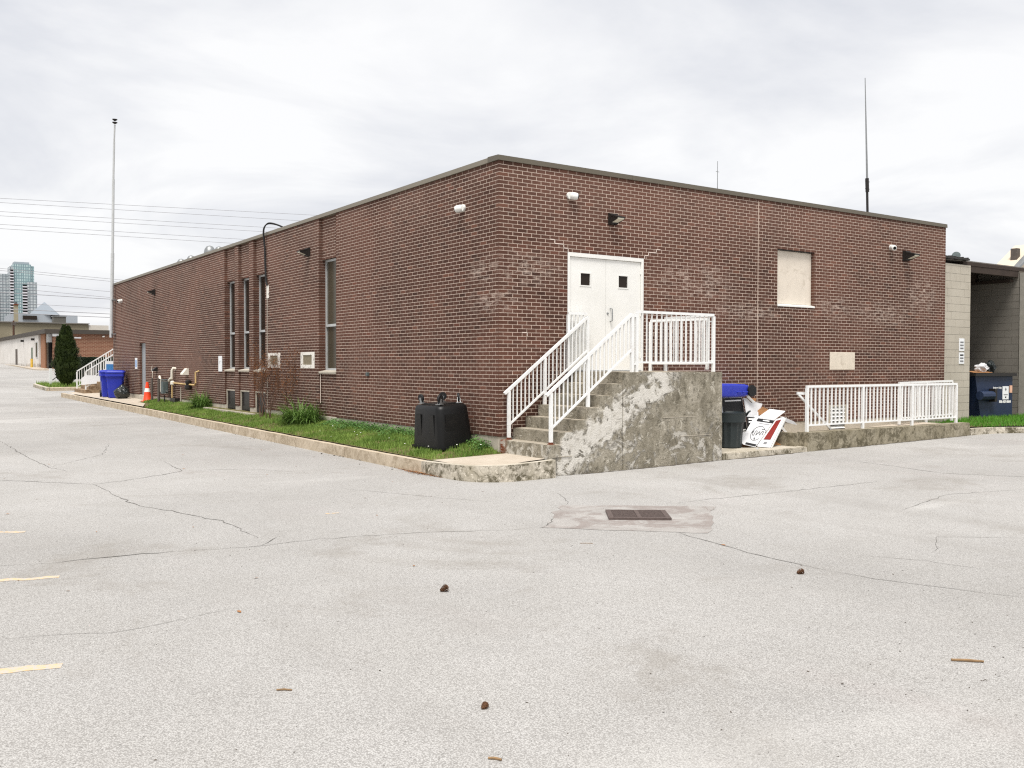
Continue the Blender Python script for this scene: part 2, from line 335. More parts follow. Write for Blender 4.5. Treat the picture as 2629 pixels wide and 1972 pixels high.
def concrete(name, a, b, dk, damt=0.6, lowdark=False):
    g = G(name); c = g.ramp(g.noise(2.6, 6, 0.65), [(0.3, a), (0.7, b)]); c = g.mix(g.rng(g.noise(30, 4, 0.7), 0.45, 0.75, 0, 0.3), c, dk)
    up = N(g.t, 'ShaderNodeSeparateXYZ'); g.L(g.geo.outputs['Normal'], up.inputs[0]); side = g.rng(up.outputs[2], 0.8, 0.4)
    m = g.math('MULTIPLY', g.rng(g.noise(4.5, 8, 0.78, 0.7), 0.44, 0.60, 0, damt), side); c = g.mix(m, c, dk)
    w = g.math('MULTIPLY', g.rng(g.noise(13, 7, 0.78, 0.4, v=g.map(g.pos, loc=(5,1,2))), 0.54, 0.62, 0, damt*0.8), side); c = g.mix(w, c, tuple(min(1,q*1.25) for q in b[:3])+(1,))
    g.bump(g.noise(60, 5, 0.7), 0.008, 0.5); return g.fin(c, 0.95, 0.15)
M_kerb = concrete('kerb_concrete', lin(176,162,140), lin(202,188,168), lin(138,122,100), 0.55)
M_kerb2 = concrete('kerb_concrete_mossy', lin(160,152,134), lin(206,198,184), lin(84,78,60), 0.95)
M_pad = concrete('pavement_concrete', lin(176,164,148), lin(194,183,168), lin(136,126,110), 0.4)
M_rampw = concrete('ramp_concrete', lin(130,122,102), lin(162,154,136), lin(84,78,62), 0.85)
g = G('patch_asphalt')
pc = g.ramp(g.noise(3.0, 6, 0.65), [(0.3, lin(154,150,146)), (0.7, lin(176,173,169))]); pc = g.mix(g.rng(g.noise(1.6, 6, 0.7, 1.2, v=g.map(g.pos, scale=(1.0,1.0,1.0), rot=(0,0,R(36)))), 0.48, 0.60, 0, 0.5), pc, lin(120,104,98)); pc = g.mix(g.rng(g.voro(95), 0.36, 0.62, 0, 0.35), pc, lin(110,104,100)); g.bump(g.noise(80,4), 0.004, 0.5); M_patch = g.fin(pc, 0.95, 0.15)
g = G('soil'); M_soil = g.fin(g.ramp(g.noise(6, 5, 0.65), [(0.3, lin(72,74,42)), (0.5, lin(96,92,60)), (0.75, lin(134,118,88))]), 0.95, 0.1)
def leafmat(name, a, b, trans=0.25, sc=3.0):
    g = G(name); oi = N(g.t, 'ShaderNodeObjectInfo'); c = g.ramp(g.noise(sc, 3, 0.6), [(0.3, a), (0.7, b)]); c = g.mix(g.rng(g.noise(40, 2), 0.4, 0.7, 0, 0.5), c, b)
    m = g.fin(c, 0.6, 0.25)
    tr = N(g.t, 'ShaderNodeBsdfTranslucent'); g.L(c, tr.inputs[0]); ms = N(g.t, 'ShaderNodeMixShader'); ms.inputs[0].default_value = trans
    g.L(g.b.outputs[0], ms.inputs[1]); g.L(tr.outputs[0], ms.inputs[2]); g.L(ms.outputs[0], g.o.inputs[0]); return m
M_grass = leafmat('grass_blades', lin(80,114,42), lin(144,168,84), 0.25, 1.6); M_lily = leafmat('lily_leaf', lin(50,82,34), lin(116,146,70), 0.25, 9.0); M_cedar = leafmat('cedar_spray', lin(24,38,16), lin(66,80,36), 0.15, 5.0)
M_hedge = leafmat('hedge_leaf', lin(16,26,14), lin(34,48,26), 0.1); M_clover = leafmat('clover_leaf', lin(60,98,44), lin(112,150,84)); M_twig = simple('twig_bark', lin(98,76,64), 0.9, 0.25, 20); M_bud = leafmat('red_bud', lin(96,52,30), lin(140,92,50))
M_flower = simple('white_petal', lin(235,235,228), 0.7)
M_dry = simple('dry_needles', lin(150,104,64), 0.9, 0.3, 25); M_cone = simple('pine_cone_scale', lin(92,64,44), 0.85, 0.35, 60)
M_dirt = simple('kerb_dirt', lin(92,84,74), 0.95, 0.3, 14)
M_crack = simple('crack_fill', lin(108,105,101), 0.95, 0.25, 9)
g = G('worn_yellow_paint'); M_yel = g.fin(g.mix(g.rng(g.noise(20, 8, 0.85), 0.40, 0.60), lin(206,176,132), lin(174,173,170)), 0.9, 0.15)
M_iron = simple('cast_iron', lin(96,84,80), 0.7, 0.25, 30, metal=0.3); M_pit = simple('drain_shadow', lin(38,34,32), 0.95)
M_blue = simple('blue_bin_plastic', lin(38,52,168), 0.42, 0.06, 3, spec=0.4, dirt=lin(70,80,150), damt=0.3)
M_tub = simple('black_tub_plastic', lin(15,15,15), 0.42, 0.15, 2.5, spec=0.3, dirt=lin(34,32,28), dscale=3, damt=0.4)
M_bag = simple('bin_bag_plastic', lin(30,36,36), 0.22, 0.1, spec=0.6)
M_orange = simple('orange_cone_plastic', lin(228,70,34), 0.5, 0.06, spec=0.35); M_refl = simple('reflective_band', lin(235,232,226), 0.35)
M_gas = simple('gas_meter_grey', lin(84,94,94), 0.5, 0.2, 14, metal=0.2); M_pipe = simple('yellow_gas_pipe', lin(206,176,122), 0.5, 0.1); M_pvc = simple('white_pvc', lin(222,216,202), 0.4, 0.05); M_post = simple('grey_post', lin(86,78,72), 0.6, 0.2)
M_sign = simple('sign_face', lin(232,234,236), 0.4, 0.02); M_signb = simple('sign_blue_print', lin(70,130,190), 0.5); M_ink = simple('black_ink', lin(28,28,30), 0.6); M_gink = simple('grey_ink', lin(120,120,122), 0.6); M_wink = simple('white_ink', lin(236,236,234), 0.6)
M_board = simple('plywood_panel', lin(214,204,190), 0.8, 0.05, 4, dirt=lin(150,138,118), dscale=6, damt=0.3); M_board2 = simple('cream_plaster_panel', lin(212,202,186), 0.9, 0.06, 8, dirt=lin(150,138,120), dscale=9, damt=0.6, bump=0.004)
M_flake = simple('flaking_white_paint', lin(226,222,214), 0.8, 0.04, 5, dirt=lin(70,54,46), dscale=11, damt=0.95)
M_card = simple('cardboard', lin(170,124,84), 0.9, 0.1, 9); M_cardw = simple('white_card', lin(204,204,205), 0.75, 0.03, 4, dirt=lin(190,186,180), damt=0.3); M_cardb = simple('black_card', lin(30,30,32), 0.6, 0.1); M_red = simple('red_print', lin(120,26,18), 0.6, 0.12); M_bin = simple('dark_green_bin', lin(40,48,50), 0.45, 0.12, spec=0.4)
M_block = None
# ================================================================ ground
def sm(a, b, x):
    t = min(1, max(0, (x-a)/(b-a))); return t*t*(3-2*t)
def gz(x, y):
    g_ = 0.0044*min(max(y, 0), 36) + 0.0205*min(max(y-36, 0), 75)
    w = 1 - sm(3, 15, y)
    return g_ + 0.0132*min(max(x-1, 0), 15)*w
def axis(lo, hi, d, far):
    a = [lo + d*i for i in range(int(round((hi-lo)/d))+1)]; s_ = d; p_ = hi; m_ = lo; l1 = []; l2 = []
    while p_ < far: s_ *= 1.5; p_ += s_; m_ -= s_; l1.append(p_); l2.append(m_)
    return l2[::-1] + a + l1
xs = axis(-14, 26, 1.0, 2500); ys = axis(-16, 116, 1.0, 2500)
mb = MB(); nx = len(xs)
mb.v = [(x, y, gz(x, y)) for y in ys for x in xs]
mb.f = [(j*nx+i, j*nx+i+1, (j+1)*nx+i+1, (j+1)*nx+i) for j in range(len(ys)-1) for i in range(nx-1)]
ground = mb.build('parking_lot', M_asph, kind='structure', loc=(0,0,0), smooth=True)
def ribbon(pts, w, z=0.004, jit=0.5, step=0.12, taper=True):
    P_ = [Vector((a, b)) for a, b in pts]; out_ = []
    for a, b in zip(P_, P_[1:]):
        n = max(1, int((b-a).length/step)); d = (b-a).normalized(); nn = Vector((-d.y, d.x))
        for i in range(n):
            q = a + (b-a)*i/n; out_.append((q + nn*random.gauss(0, 0.014), nn))
    out_.append((P_[-1], nn)); m = MB(); vs = []; L_ = len(out_)
    for i, (q, nn) in enumerate(out_):
        ww = 0.8*w*(1 + random.uniform(-jit, jit))*(min(1, 0.25 + 3.0*min(i, L_-1-i)/L_) if taper else 1)
        for s_ in (-1, 1):
            r_ = q + nn*ww*s_*0.5; vs.append((r_.x, r_.y, gz(r_.x, r_.y)+z))
    return m.add(vs, [(2*i, 2*i+1, 2*i+3, 2*i+2) for i in range(L_-1)])
for pts, w in (([(-9.5,4.6),(-7.26,2.74),(-6.16,1.50),(-5.72,1.68),(-4.95,2.21),(-4.62,2.51),(-4.52,4.18)], 0.016), ([(-6.16,1.5),(-6.14,0.07),(-6.08,-1.01),(-5.83,-1.77),(-5.56,-2.68),(-5.57,-3.94)], 0.013),
               ([(-10,-3.2),(-7.91,-3.95),(-7.51,-4.09)], 0.012), ([(-7.51,-4.09),(-7.01,-4.08),(-6.48,-4.16)], 0.022), ([(-6.48,-4.16),(-5.83,-4.34),(-5.08,-4.35),(-4.02,-4.59),(-3.21,-4.96),(-2.78,-5.07)], 0.010),
               ([(-6.52,10.33),(-6.47,6.11),(-6.38,4.21),(-6.16,3.31)], 0.014), ([(-2.79,-5.09),(-2.30,-4.64)], 0.014), ([(-1.76,-6.12),(-1.94,-7.11),(-1.97,-7.80),(-1.98,-8.15)], 0.014), ([(-1.98,-8.15),(-1.90,-8.58),(-1.77,-8.98),(-1.51,-9.60)], 0.009),
               ([(-0.3,-4.6),(0.38,-4.57),(2.07,-4.73),(3.77,-4.87)], 0.012), ([(5.77,-2.52),(5.57,-3.83),(5.29,-4.89),(5.86,-5.90),(6.6,-6.8)], 0.014), ([(-5.7,-4.36),(-5.4,-4.0)], 0.010), ([(-1.2,-7.9),(-0.9,-8.4),(-0.8,-8.9)], 0.008), ([(-3.3,-0.9),(-2.6,-2.4),(-2.2,-3.2)], 0.008), ([(-1.0,-3.0),(-1.3,-3.6),(-1.55,-3.9)], 0.008), ([(1.5,-6.6),(3.2,-6.2),(4.6,-6.6)], 0.008), ([(-4.6,2.5),(-3.6,2.2),(-3.0,1.2)], 0.009), ([(-6.38,4.21),(-5.2,6.0),(-4.6,8.5)], 0.010), ([(-7.3,2.75),(-7.6,5.6)], 0.008), ([(-8.2,-6.4),(-7.4,-6.7),(-6.6,-6.5)], 0.006), ([(-0.4,-8.2),(0.3,-7.8),(1.0,-8.3)], 0.007)):
    ribbon(pts, w).build('crack', M_crack, ground)
def strip(a, b, w, m_, name, z=0.004, parent=ground):
    a, b = Vector(a), Vector(b); d = (b-a).normalized(); n = Vector((-d.y, d.x))*w/2
    q = [a+n, a-n, b-n, b+n]; return MB().quad(*[(p.x, p.y, gz(p.x, p.y)+z) for p in q]).build(name, m_, parent)
for a, b in (((-11,-1.2),(-7.5,-2.21)), ((-11.5,-3.6),(-7.54,-4.70)), ((-11.7,-6.2),(-7.9,-7.23)), ((-4.38,-2.86),(-4.22,-2.90))):
    ribbon([a, b], 0.12 if a[0] < -5 else 0.06, 0.0018, 0.22, 0.09, False).build('painted_line', M_yel, ground)
# dirt lying in the angle between asphalt and kerbs, steps and ramp wall
for pts, w in (([(0.03,-1.425),(1.6,-1.43),(4.0,-1.43)], 0.05), ([(4.0,-1.43),(6.45,-1.43)], 0.07), ([(6.45,-1.44),(9.0,-1.445),(12.3,-1.445)], 0.05), ([(-1.33,30),(-1.325,12),(-1.325,0.2)], 0.07), ([(-1.33,-0.2),(-1.325,-0.85),(-1.2,-1.34),(-0.98,-1.46),(-0.7,-1.505),(0.0,-1.475)], 0.05)):
    ribbon(pts, w, 0.005, 0.7, 0.1).build('dirt_line', M_dirt, ground)
# patch and storm drain
poly = []
_pp = [(-1.63,-3.92),(-2.79,-5.09),(-1.50,-6.35),(-0.08,-5.04)]
for (x0_, y0_), (x1_, y1_) in zip(_pp, _pp[1:]+_pp[:1]): poly += [(x0_+(x1_-x0_)*k/9+random.gauss(0,.025), y0_+(y1_-y0_)*k/9+random.gauss(0,.025)) for k in range(9)]
MB().add([(-1.4,-5.07,0.004)]+[(x, y, gz(x, y)+0.003) for x, y in poly],[(0,i+1,(i+1)%len(poly)+1) for i in range(len(poly))]).build('drain_patch', M_patch, kind='structure')
dr = thing('storm_drain', 'rusty cast-iron storm drain grate set in the asphalt patch', 'drain', (-1.39,-5.07,0))
m_d = xform((-1.39,-5.07,0), -36.5)
fr = MB(); a_, b_ = 0.36, 0.30
for x0,x1,y0,y1 in ((-a_,a_,-b_,-b_+0.05),(-a_,a_,b_-0.05,b_),(-a_,-a_+0.06,-b_+0.05,b_-0.05),(a_-0.06,a_,-b_+0.05,b_-0.05),(-0.025,0.025,-b_+0.05,b_-0.05)): fr.box(x0,x1,y0,y1,0.005,0.03)
fr.xf(m_d).build('frame', M_iron, dr); MB().box(-a_+.06,a_-.06,-b_+.05,b_-.05,0.004,0.009).xf(m_d).build('pit', M_pit, dr)
for sx in (-0.165, 0.165):
    for k in range(11):
        y = -b_+0.075+k*0.045; MB().box(sx-0.138,sx+0.138,y-0.011,y+0.011,0.009,0.027).xf(m_d).build('bar', M_iron, dr)
# ---------------------------------------------------------------- kerb: cast lengths with joints
kerb = bpy.data.objects.new('kerb', None); _link(kerb, None, (-1.2, 12, 0)); tag(kerb, kind='structure')
def kerb_piece(path, h0, h1, mat, name='kerb_stone', w=0.15, parent=None):
    m = MB(); n = len(path); P_ = [Vector(p) for p in path]; L_ = [0]
    for a, b in zip(P_, P_[1:]): L_.append(L_[-1]+(b-a).length)
    prof = lambda h: [(0.0,-0.12),(0.0,h-0.03),(0.03,h),(w,h),(w,-0.12)]
    vs = []
    for i, p in enumerate(P_):
        d = (P_[min(i+1,n-1)]-P_[max(i-1,0)]).normalized(); nn = Vector((-d.y, d.x)); t = L_[i]/L_[-1]; h = h0+(h1-h0)*t; g0 = gz(p.x, p.y)
        for o_, z in prof(h):
            q = p + nn*(-o_) + nn*random.gauss(0, 0.003); vs.append((q.x, q.y, g0+z+random.gauss(0,0.002)))
    fs = [(i*5+k, i*5+k+1, (i+1)*5+k+1, (i+1)*5+k) for i in range(n-1) for k in range(4)] + [(4,3,2,1,0), tuple((n-1)*5+k for k in range(5))]
    return m.add(vs, fs).build(name, mat, parent or kerb)
y = 36.0
js = [0.1+3.0*k for k in range(12)] + [36.0]
for a, b in zip(js, js[1:]):
    n = 7; kerb_piece([(-1.3, b-0.006-(b-a-0.012)*i/(n-1)) for i in range(n)], 0.20, 0.20 if a > 0.2 else 0.205, M_kerb)
arc = [(-1.3,0.088),(-1.3,-0.4),(-1.3,-0.85),(-1.26,-1.1),(-1.15,-1.3),(-0.98,-1.42),(-0.75,-1.47),(-0.4,-1.46),(0.02,-1.44)]
kerb_piece(arc, 0.205, 0.285, M_kerb2)
# right-hand kerb beyond the ramp
kr = bpy.data.objects.new('kerb_right', None); _link(kr, None, (14, -2, 0)); tag(kr, kind='structure')
kp = [(12.32,-1.29),(12.8,-1.30),(13.3,-1.38),(13.8,-1.62),(14.3,-2.0),(14.8,-2.6),(15.4,-3.6),(16.2,-5.2)]
kerb_piece(kp[:4], 0.16, 0.14, M_kerb2, parent=kr); kerb_piece([(13.806,-1.625)]+kp[4:], 0.14, 0.14, M_kerb2, parent=kr)
# near pad, far pavement, lawn
def fan(name, pts, mat, **k): return MB().quad(*pts).build(name, mat, None, **k)
zp = lambda x, y: 0.19 + 0.085*sm(-1.2, 0.0, x)
pad = [(-1.16,0.25),(-1.16,-0.85),(-1.11,-1.05),(-1.02,-1.2),(-0.9,-1.29),(-0.72,-1.33),(-0.4,-1.32),(0.04,-1.30),(0.04,-0.2)]
m = MB(); cx, cy = -0.5, -0.6
m.add([(cx, cy, zp(cx, cy)+0.002)] + [(x, y, zp(x, y)+0.002) for x, y in pad], [(0, i+1, (i+1) % len(pad)+1) for i in range(len(pad))])
m.build('concrete_pad', M_pad, kind='structure')
def lawn_z(x, y):
    q = ZB - 0.14 + 0.17*x + 0.0010*max(y,0)*(1+x/1.2) + 0.012*mnoise.noise(Vector((x*2.5, y*1.3, 0.3)))
    t = sm(-0.04, 0.75, y - (0.32*(-min(x,0))/1.155 - 0.12)); q = q*t + (zp(min(x,0), 0)-0.012)*(1-t)
    e = sm(-1.17, -0.98, x); return q*e + (gz(x, y)+0.188)*(1-e)
def in_lawn(x, y):
    if y > 23.6 or x < -1.155 or x > 0.0: return False
    if y < 0.32*(-x)/1.155*1.0 - 0.12: return False
    if y > 20.2 and x < -0.45-0.15*math.sin(y*2): return y < 20.2 + (x+1.155)*3.2
    return True
m = MB(); nxl, nyl = 14, 160; vs = []
for j in range(nyl+1):
    for i in range(nxl+1):
        x = -1.19 + 1.215*i/nxl; t = j/nyl; y0 = 0.32*(-min(x,0))/1.155 - 0.22; y = y0 + (23.9-y0)*t; vs.append((x, y, lawn_z(x, y)))
m.add(vs, [(j*(nxl+1)+i, j*(nxl+1)+i+1, (j+1)*(nxl+1)+i+1, (j+1)*(nxl+1)+i) for j in range(nyl) for i in range(nxl)])
lawn = m.build('lawn', M_soil, kind='structure', smooth=True)
m = MB(); pts_ = [(-1.155,20.6),(-0.55,22.9),(0.02,23.4),(0.02,31.6),(0.02,37.4),(-1.155,36.0)]
m.add([(x, y, gz(x,y)+0.205+0.03*sm(-1.1,0,x)) for x, y in pts_], [(0,1,2,3,4,5)]); m.build('side_pavement', M_pad, kind='structure')
# right lawn
rl = [(12.3,-1.15),(12.8,-1.16),(13.2,-1.24),(13.7,-1.48),(14.2,-1.86),(14.7,-2.5),(15.3,-3.5),(16.1,-5.1),(26,-5.1),(26,0.25),(13.65,0.25),(13.65,0.1),(12.3,-0.05)]
m = MB(); zr = lambda x, y: 0.32 + 0.03*max(0, x-13.2) if x < 15 else 0.374
m.add([(14.3,-0.9,0.36)] + [(x, y, zr(x,y)) for x, y in rl], [(0, i+1, (i+1) % len(rl)+1) for i in range(len(rl))]); lawn_r = m.build('lawn_right', M_soil, kind='structure')
# grass blades (nobody could count them)
def blades(name, spots, mat, h=(0.03,0.08), w=0.006, label=None, cat=None, lean=0.5):
    m = MB(); vs = []; fs = []
    for (x, y, z) in spots:
        a = random.uniform(0, 6.283); hh = random.uniform(*h); ww = w*random.uniform(0.6,1.4); lx, ly = math.cos(a)*hh*lean*random.random(), math.sin(a)*hh*lean*random.random()
        b = len(vs); dx, dy = -math.sin(a)*ww, math.cos(a)*ww
        vs += [(x-dx, y-dy, z-0.005), (x+dx, y+dy, z-0.005), (x+lx, y+ly, z+hh)]; fs.append((b, b+1, b+2))
    m.v = vs; m.f = fs; return m.build(name, mat, None, label=label, cat=cat, kind='stuff')
sp = []
while len(sp) < 46000:
    y = random.uniform(-0.2, 23.6)**1.0; x = random.uniform(-1.16, -0.01)
    if y > 8 and random.random() < 0.35: continue
    if in_lawn(x, y) and not (x > -0.34 and 11.6 < y < 16.4):
        if mnoise.noise(Vector((x*1.6, y*1.6, 5))) < -0.12 and random.random() < 0.75: continue
        sp.append((x, y, lawn_z(x, y)))
blades('grass', sp, M_grass, (0.025,0.085), 0.007, 'short green grass growing in the strip between kerb and brick wall', 'grass')
sp = []
while len(sp) < 15000:
    x = random.uniform(12.3, 19.5); y = random.uniform(-4.5, 0.2)
    if y < -1.2 - max(0, (x-13.0))*0.75: continue
    if x < 12.9 and y < -1.1: continue
    sp.append((x, y, zr(x, y)))
blades('grass_right', sp, leafmat('grass_bright', lin(62,118,34), lin(108,160,58)), (0.04,0.11), 0.008, 'bright green grass patch beyond the end of the ramp', 'grass')
# clover-like weeds along the foundation near the corner
m = MB()
for k in range(5200):
    y = random.uniform(0.2, 7.0); x = -abs(random.gauss(0, 0.22))-0.01
    if x < -0.8 or (x < -0.25 and mnoise.noise(Vector((x*2, y*1.1, 9))) < 0.0): continue
    z = lawn_z(x, y)+random.uniform(0.03, 0.13)*math.exp(x*1.5); r_ = random.uniform(0.010, 0.022); a = random.uniform(0, 6.28); n = Vector((random.gauss(0,.4), random.gauss(0,.4), 1)).normalized(); u = n.orthogonal().normalized(); v = n.cross(u)
    m.quad(*[Vector((x,y,z)) + (u*math.cos(a+q)+v*math.sin(a+q))*r_*(1 if q != 1.571 else 1.3) for q in (0,1.571,3.14,4.71)])
m.build('weeds', M_clover, None, label='low leafy weeds spreading along the foundation beside the black tub', cat='weeds', kind='stuff')
m = MB()
for k in range(14):
    x = random.uniform(-1.1,-0.1); y = abs(random.gauss(0,3))
    if not in_lawn(x, y): continue
    z = lawn_z(x,y)+random.uniform(0.05,0.10); r_ = random.uniform(0.008,0.018)
    m.lathe([(r_*0.3,-r_*.5),(r_,0),(r_*.3,r_*.5)], (x,y,z), 6)
m.build('small_flowers', M_flower, None, label='tiny white flower heads scattered in the near grass', cat='flowers', kind='stuff')
# ================================================================ the brick building
c = 0.2/3; NC = 71; LX, LY = 13.6, 31.3; TOPZ = ZB + NC*c
bld = thing('brick_building', 'long single-storey brown brick building with flat roof and taupe metal coping', 'building', (LX/2, LY/2, 0))
# zones: (u0, u1, z0, z1, depth) with depth None = real opening; z in courses above the lowest
zr_ = [(1.49,3.33,-1,49,0.16),(7.18,8.42,38,56,0.12),(8.98,9.90,17,23,0.05),(8.96,9.59,-9,5,0.10)]
zl_ = [(25.25,26.26,-9,31,0.16),(10.42,11.31,17,23,0.05),(8.08,8.97,17,23,0.05)]
BAYS = ((6.80,7.80),(11.55,12.50),(12.87,13.81),(14.16,15.13))
for i, (a, b) in enumerate(BAYS):
    zl_ += [(a,b,16,56,0.25),(a,b,56,72,0.085),(a,b,7 if i else -1,16,0.05)]
    if i: zl_ += [(a,b,-9,7,0.12)]
def depth(zs, u, n):
    for (a,b,z0,z1,d) in zs:
        if a-1e-6 < u < b+1e-6 and z0 <= n < z1: return d
    return 0.0
def core(zs, U, P):
    us = sorted({0.006, U} | {a-0.006 for a,_,_,_,_ in zs} | {b+0.006 for _,b,_,_,_ in zs}); ns = sorted({0, NC} | {q for _,_,p,q2,_ in zs for q in (max(0,p), min(NC,q2))})
    m = MB(); cells = {}
    for i in range(len(us)-1):
        for j in range(len(ns)-1):
            uc = (us[i]+us[i+1])/2; nc = (ns[j]+ns[j+1])/2; cells[i,j] = depth([(a-.006,b+.006,p,q,d) for a,b,p,q,d in zs], uc, nc) + 0.0030
    zz = [ZB + n*c for n in ns]
    for (i,j), d in cells.items():
        u0,u1,z0,z1 = us[i],us[i+1],zz[j],zz[j+1]; m.quad(P(u0,d,z0),P(u1,d,z0),P(u1,d,z1),P(u0,d,z1))
        d2 = cells.get((i+1,j))
        if d2 is not None and abs(d2-d) > 1e-6: m.quad(P(u1,d,z0),P(u1,d2,z0),P(u1,d2,z1),P(u1,d,z1))
        d2 = cells.get((i,j+1))
        if d2 is not None and abs(d2-d) > 1e-6: m.quad(P(u0,d,z1),P(u1,d,z1),P(u1,d2,z1),P(u0,d2,z1))
    return m
PR = lambda u, d, z: (u, d, z); PL = lambda u, d, z: (d, u, z)
wall_r = core(zr_, LX-0.006, PR).build('wall', M_mort, bld, label='short wall with the white double doors'); wall_l = core(zl_, LY-0.006, PL).build('wall', M_mort, bld, label='long side wall with tall narrow windows')
bricks = []      # (wall, u0, u1, n, d0, thick)
def lay(zs, U, off_even, off_odd, wi, joints=()):
    for n in range(NC):
        z = n + 0.5; cuts = sorted({0.0, U} | {a for a,_,p,q,_ in zs if p <= z < q} | {b for _,b,p,q,_ in zs if p <= z < q} | set(joints))
        off = off_even if n % 2 == 0 else off_odd
        for a, b in zip(cuts, cuts[1:]):
            d = depth(zs, (a+b)/2, z)
            if d > 0.09 or b-a < 0.02: continue
            if d == 0.05 and b-a < 0.93 and wi == 'r': continue
            if wi == 'l' and d == 0.05 and 17 <= n < 23 and not any(abs(a-q[0]) < 1e-6 for q in BAYS): continue
            s0 = a + (off if a == 0.0 else 0); k = math.floor((s0-off)/0.2 + 1e-6)
            u = s0; first = True
            while u < b - 0.025:
                e_ = off + 0.2*(math.floor((u-off)/0.2 + 1e-4)+1); e2 = min(e_-0.0125, b if b == U or b in joints and False else b)
                if b in joints: e2 = min(e2, b-0.006)
                if b - e2 < 0.03 and b not in joints: e2 = b
                edge = (first and a > 0) or e2 >= b-1e-6
                if e2-u > 0.02: bricks.append((wi, u, e2, n, d, 0.24 if edge and d == 0 else 0.07))
                u = e_; first = False
                if e2 >= b-1e-6: break
lay(zr_, LX, 0.1, 0.2, 'r', (6.56,)); lay(zl_, LY, 0.2, 0.1, 'l', (23.2,))
cp_ = camo.location
def show(b):
    wi, u0, u1, n, d, t = b; u = (u0+u1)/2; z = ZB+(n+.5)*c; p = Vector((u, d, z)) if wi == 'r' else Vector((d, u, z)); v = p-cp_
    nrm = Vector((0,-1,0)) if wi == 'r' else Vector((-1,0,0)); hid = 0.2 if (wi == 'r' and u < 4 and z < 1.7) else 1
    return -v.normalized().dot(nrm)/(v.length**2)*(u1-u0)*hid
order = sorted(range(len(bricks)), key=lambda i: -show(bricks[i])); big = set(order[:230])
def tone(): 
    t = random.gauss(0.47, 0.15)
    if random.random() < 0.03: t = 0.95
    if random.random() < 0.025: t = 0.08
    return min(1, max(0.01, t))
hb = c - 0.0125
def brick_box(m, wi, u0, u1, n, d, t, tn):
    z0 = ZB+n*c; z1 = z0+hb; o = d+random.uniform(-0.0009, 0.0006)
    if wi == 'r': m.box(u0, u1, o, o+t, z0, z1, tn, skip=(4,))
    else: m.box(o, o+t, u0, u1, z0, z1, tn, skip=(3,))
mr, ml = MB(), MB()
for i, b in enumerate(bricks):
    if i in big: continue
    brick_box(mr if b[0] == 'r' else ml, *b, tone())
proto = {}
def one_brick(parent, size, ctr, cls):      # bricks that show largest: objects sharing a few meshes
    key = (cls, random.randrange(10))
    if key not in proto:
        tn = tone(); x, y, z = (q/2 for q in size); o = MB().box(-x,x,-y,y,-z,z,tn).build('brick', M_brick, parent, loc=(0,0,0)); o.location = Vector(ctr)-WL[parent.name]; WL[o.name] = Vector(ctr); proto[key] = o; return o
    return share(proto[key], ctr, parent, 'brick')
for i in sorted(big):
    wi, u0, u1, n, d, t = bricks[i]; w = round(u1-u0, 3); j = random.uniform(-.0009,.0006); z = ZB+n*c+hb/2
    if wi == 'r': one_brick(wall_r, (w, t, hb), ((u0+u1)/2, d+t/2+j, z), ('r', w, t))
    else: one_brick(wall_l, (t, w, hb), (d+t/2+j, (u0+u1)/2, z), ('l', w, t))
for n in range(NC):      # the quoin: stretchers alternate round the corner
    s_ = (0.19, 0.09, hb) if n % 2 else (0.09, 0.19, hb)
    one_brick(wall_r, s_, (s_[0]/2, s_[1]/2, ZB+n*c+hb/2), ('q', n % 2))
mr.build('brickwork', M_brick, wall_r, kind='stuff'); ml.build('brickwork', M_brick, wall_l, kind='stuff')
# control joint sealant, repaired stepped cracks over the door
box('expansion_joint', M_mort, wall_r, 6.554, 6.568, -0.002, 0.01, ZB, TOPZ-0.05)
def zig(u, n, steps, du):
    m = MB()
    for k in range(steps):
        z = ZB+n*c-0.0105/2; x0, x1 = sorted((u, u+du*random.choice((0.1,0.1,0.2)))); m.box(x0-0.006,x1+0.006,-0.003,0.006,z-0.008,z+0.008)
        u = x1 if du > 0 else x0; m.box(u-0.008,u+0.006,-0.003,0.006,z-c,z); n -= 1
    m.build('repointed_crack', M_mrep, wall_r)
zig(1.1, 52, 3, 1); zig(3.75, 52, 3, -1); zig(0.5, 27, 1, 1)
# rear walls, foundation, roof, coping
m = MB(); m.box(0.3, LX, LY-0.25, LY, 0, TOPZ); m.box(LX-0.25, LX, 0.08, LY-0.25, 0, TOPZ); m.build('rear_wall', simple('rear_brick', lin(104,74,64), 0.9, 0.15, 8), bld)
m = MB()
for a, b in ((0.02,8.96),(9.59,LX)): m.box(a, b, 0.014, 0.35, -0.1, ZB-0.003)
m.build('foundation', M_foot, bld, bevel=0.008)
m = MB(); cuts = [0.36, 11.55,12.50,12.87,13.81,14.16,15.13, 25.25,26.26, LY]
for i in range(0, len(cuts)-1, 2): m.box(0.014, 0.35, cuts[i], cuts[i+1], -0.1, ZB-0.003)
m.box(0.018,0.35,0.018,0.359,-0.1,ZB-0.004); m.build('foundation', M_foot, bld, bevel=0.008)
box('door_step', M_foot, bld, -0.06, 0.30, 25.26, 26.25, 0.1, ZB-0.03)
box('roof', M_roof, bld, 0.1, LX-0.1, 0.1, LY-0.3, TOPZ-0.25, TOPZ-0.02)
cz0, cz1 = TOPZ-0.012, TOPZ+0.075
def cope(u0, u1, side, mt):
    m = MB()
    if side == 'r': m.prism([(u0,-0.035,cz0),(u0,-0.028,cz1),(u0,0.30,cz1+0.012),(u0,0.30,cz0)], (u1-u0,0,0))
    else: m.prism([(-0.035,u0,cz0),(0.30,u0,cz0),(0.30,u0,cz1+0.012),(-0.028,u0,cz1)], (0,u1-u0,0))
    return m.build('coping', mt, bld)
e_ = [-0.035, 3.0, 6.05, 9.1, 12.1, LX+0.02]
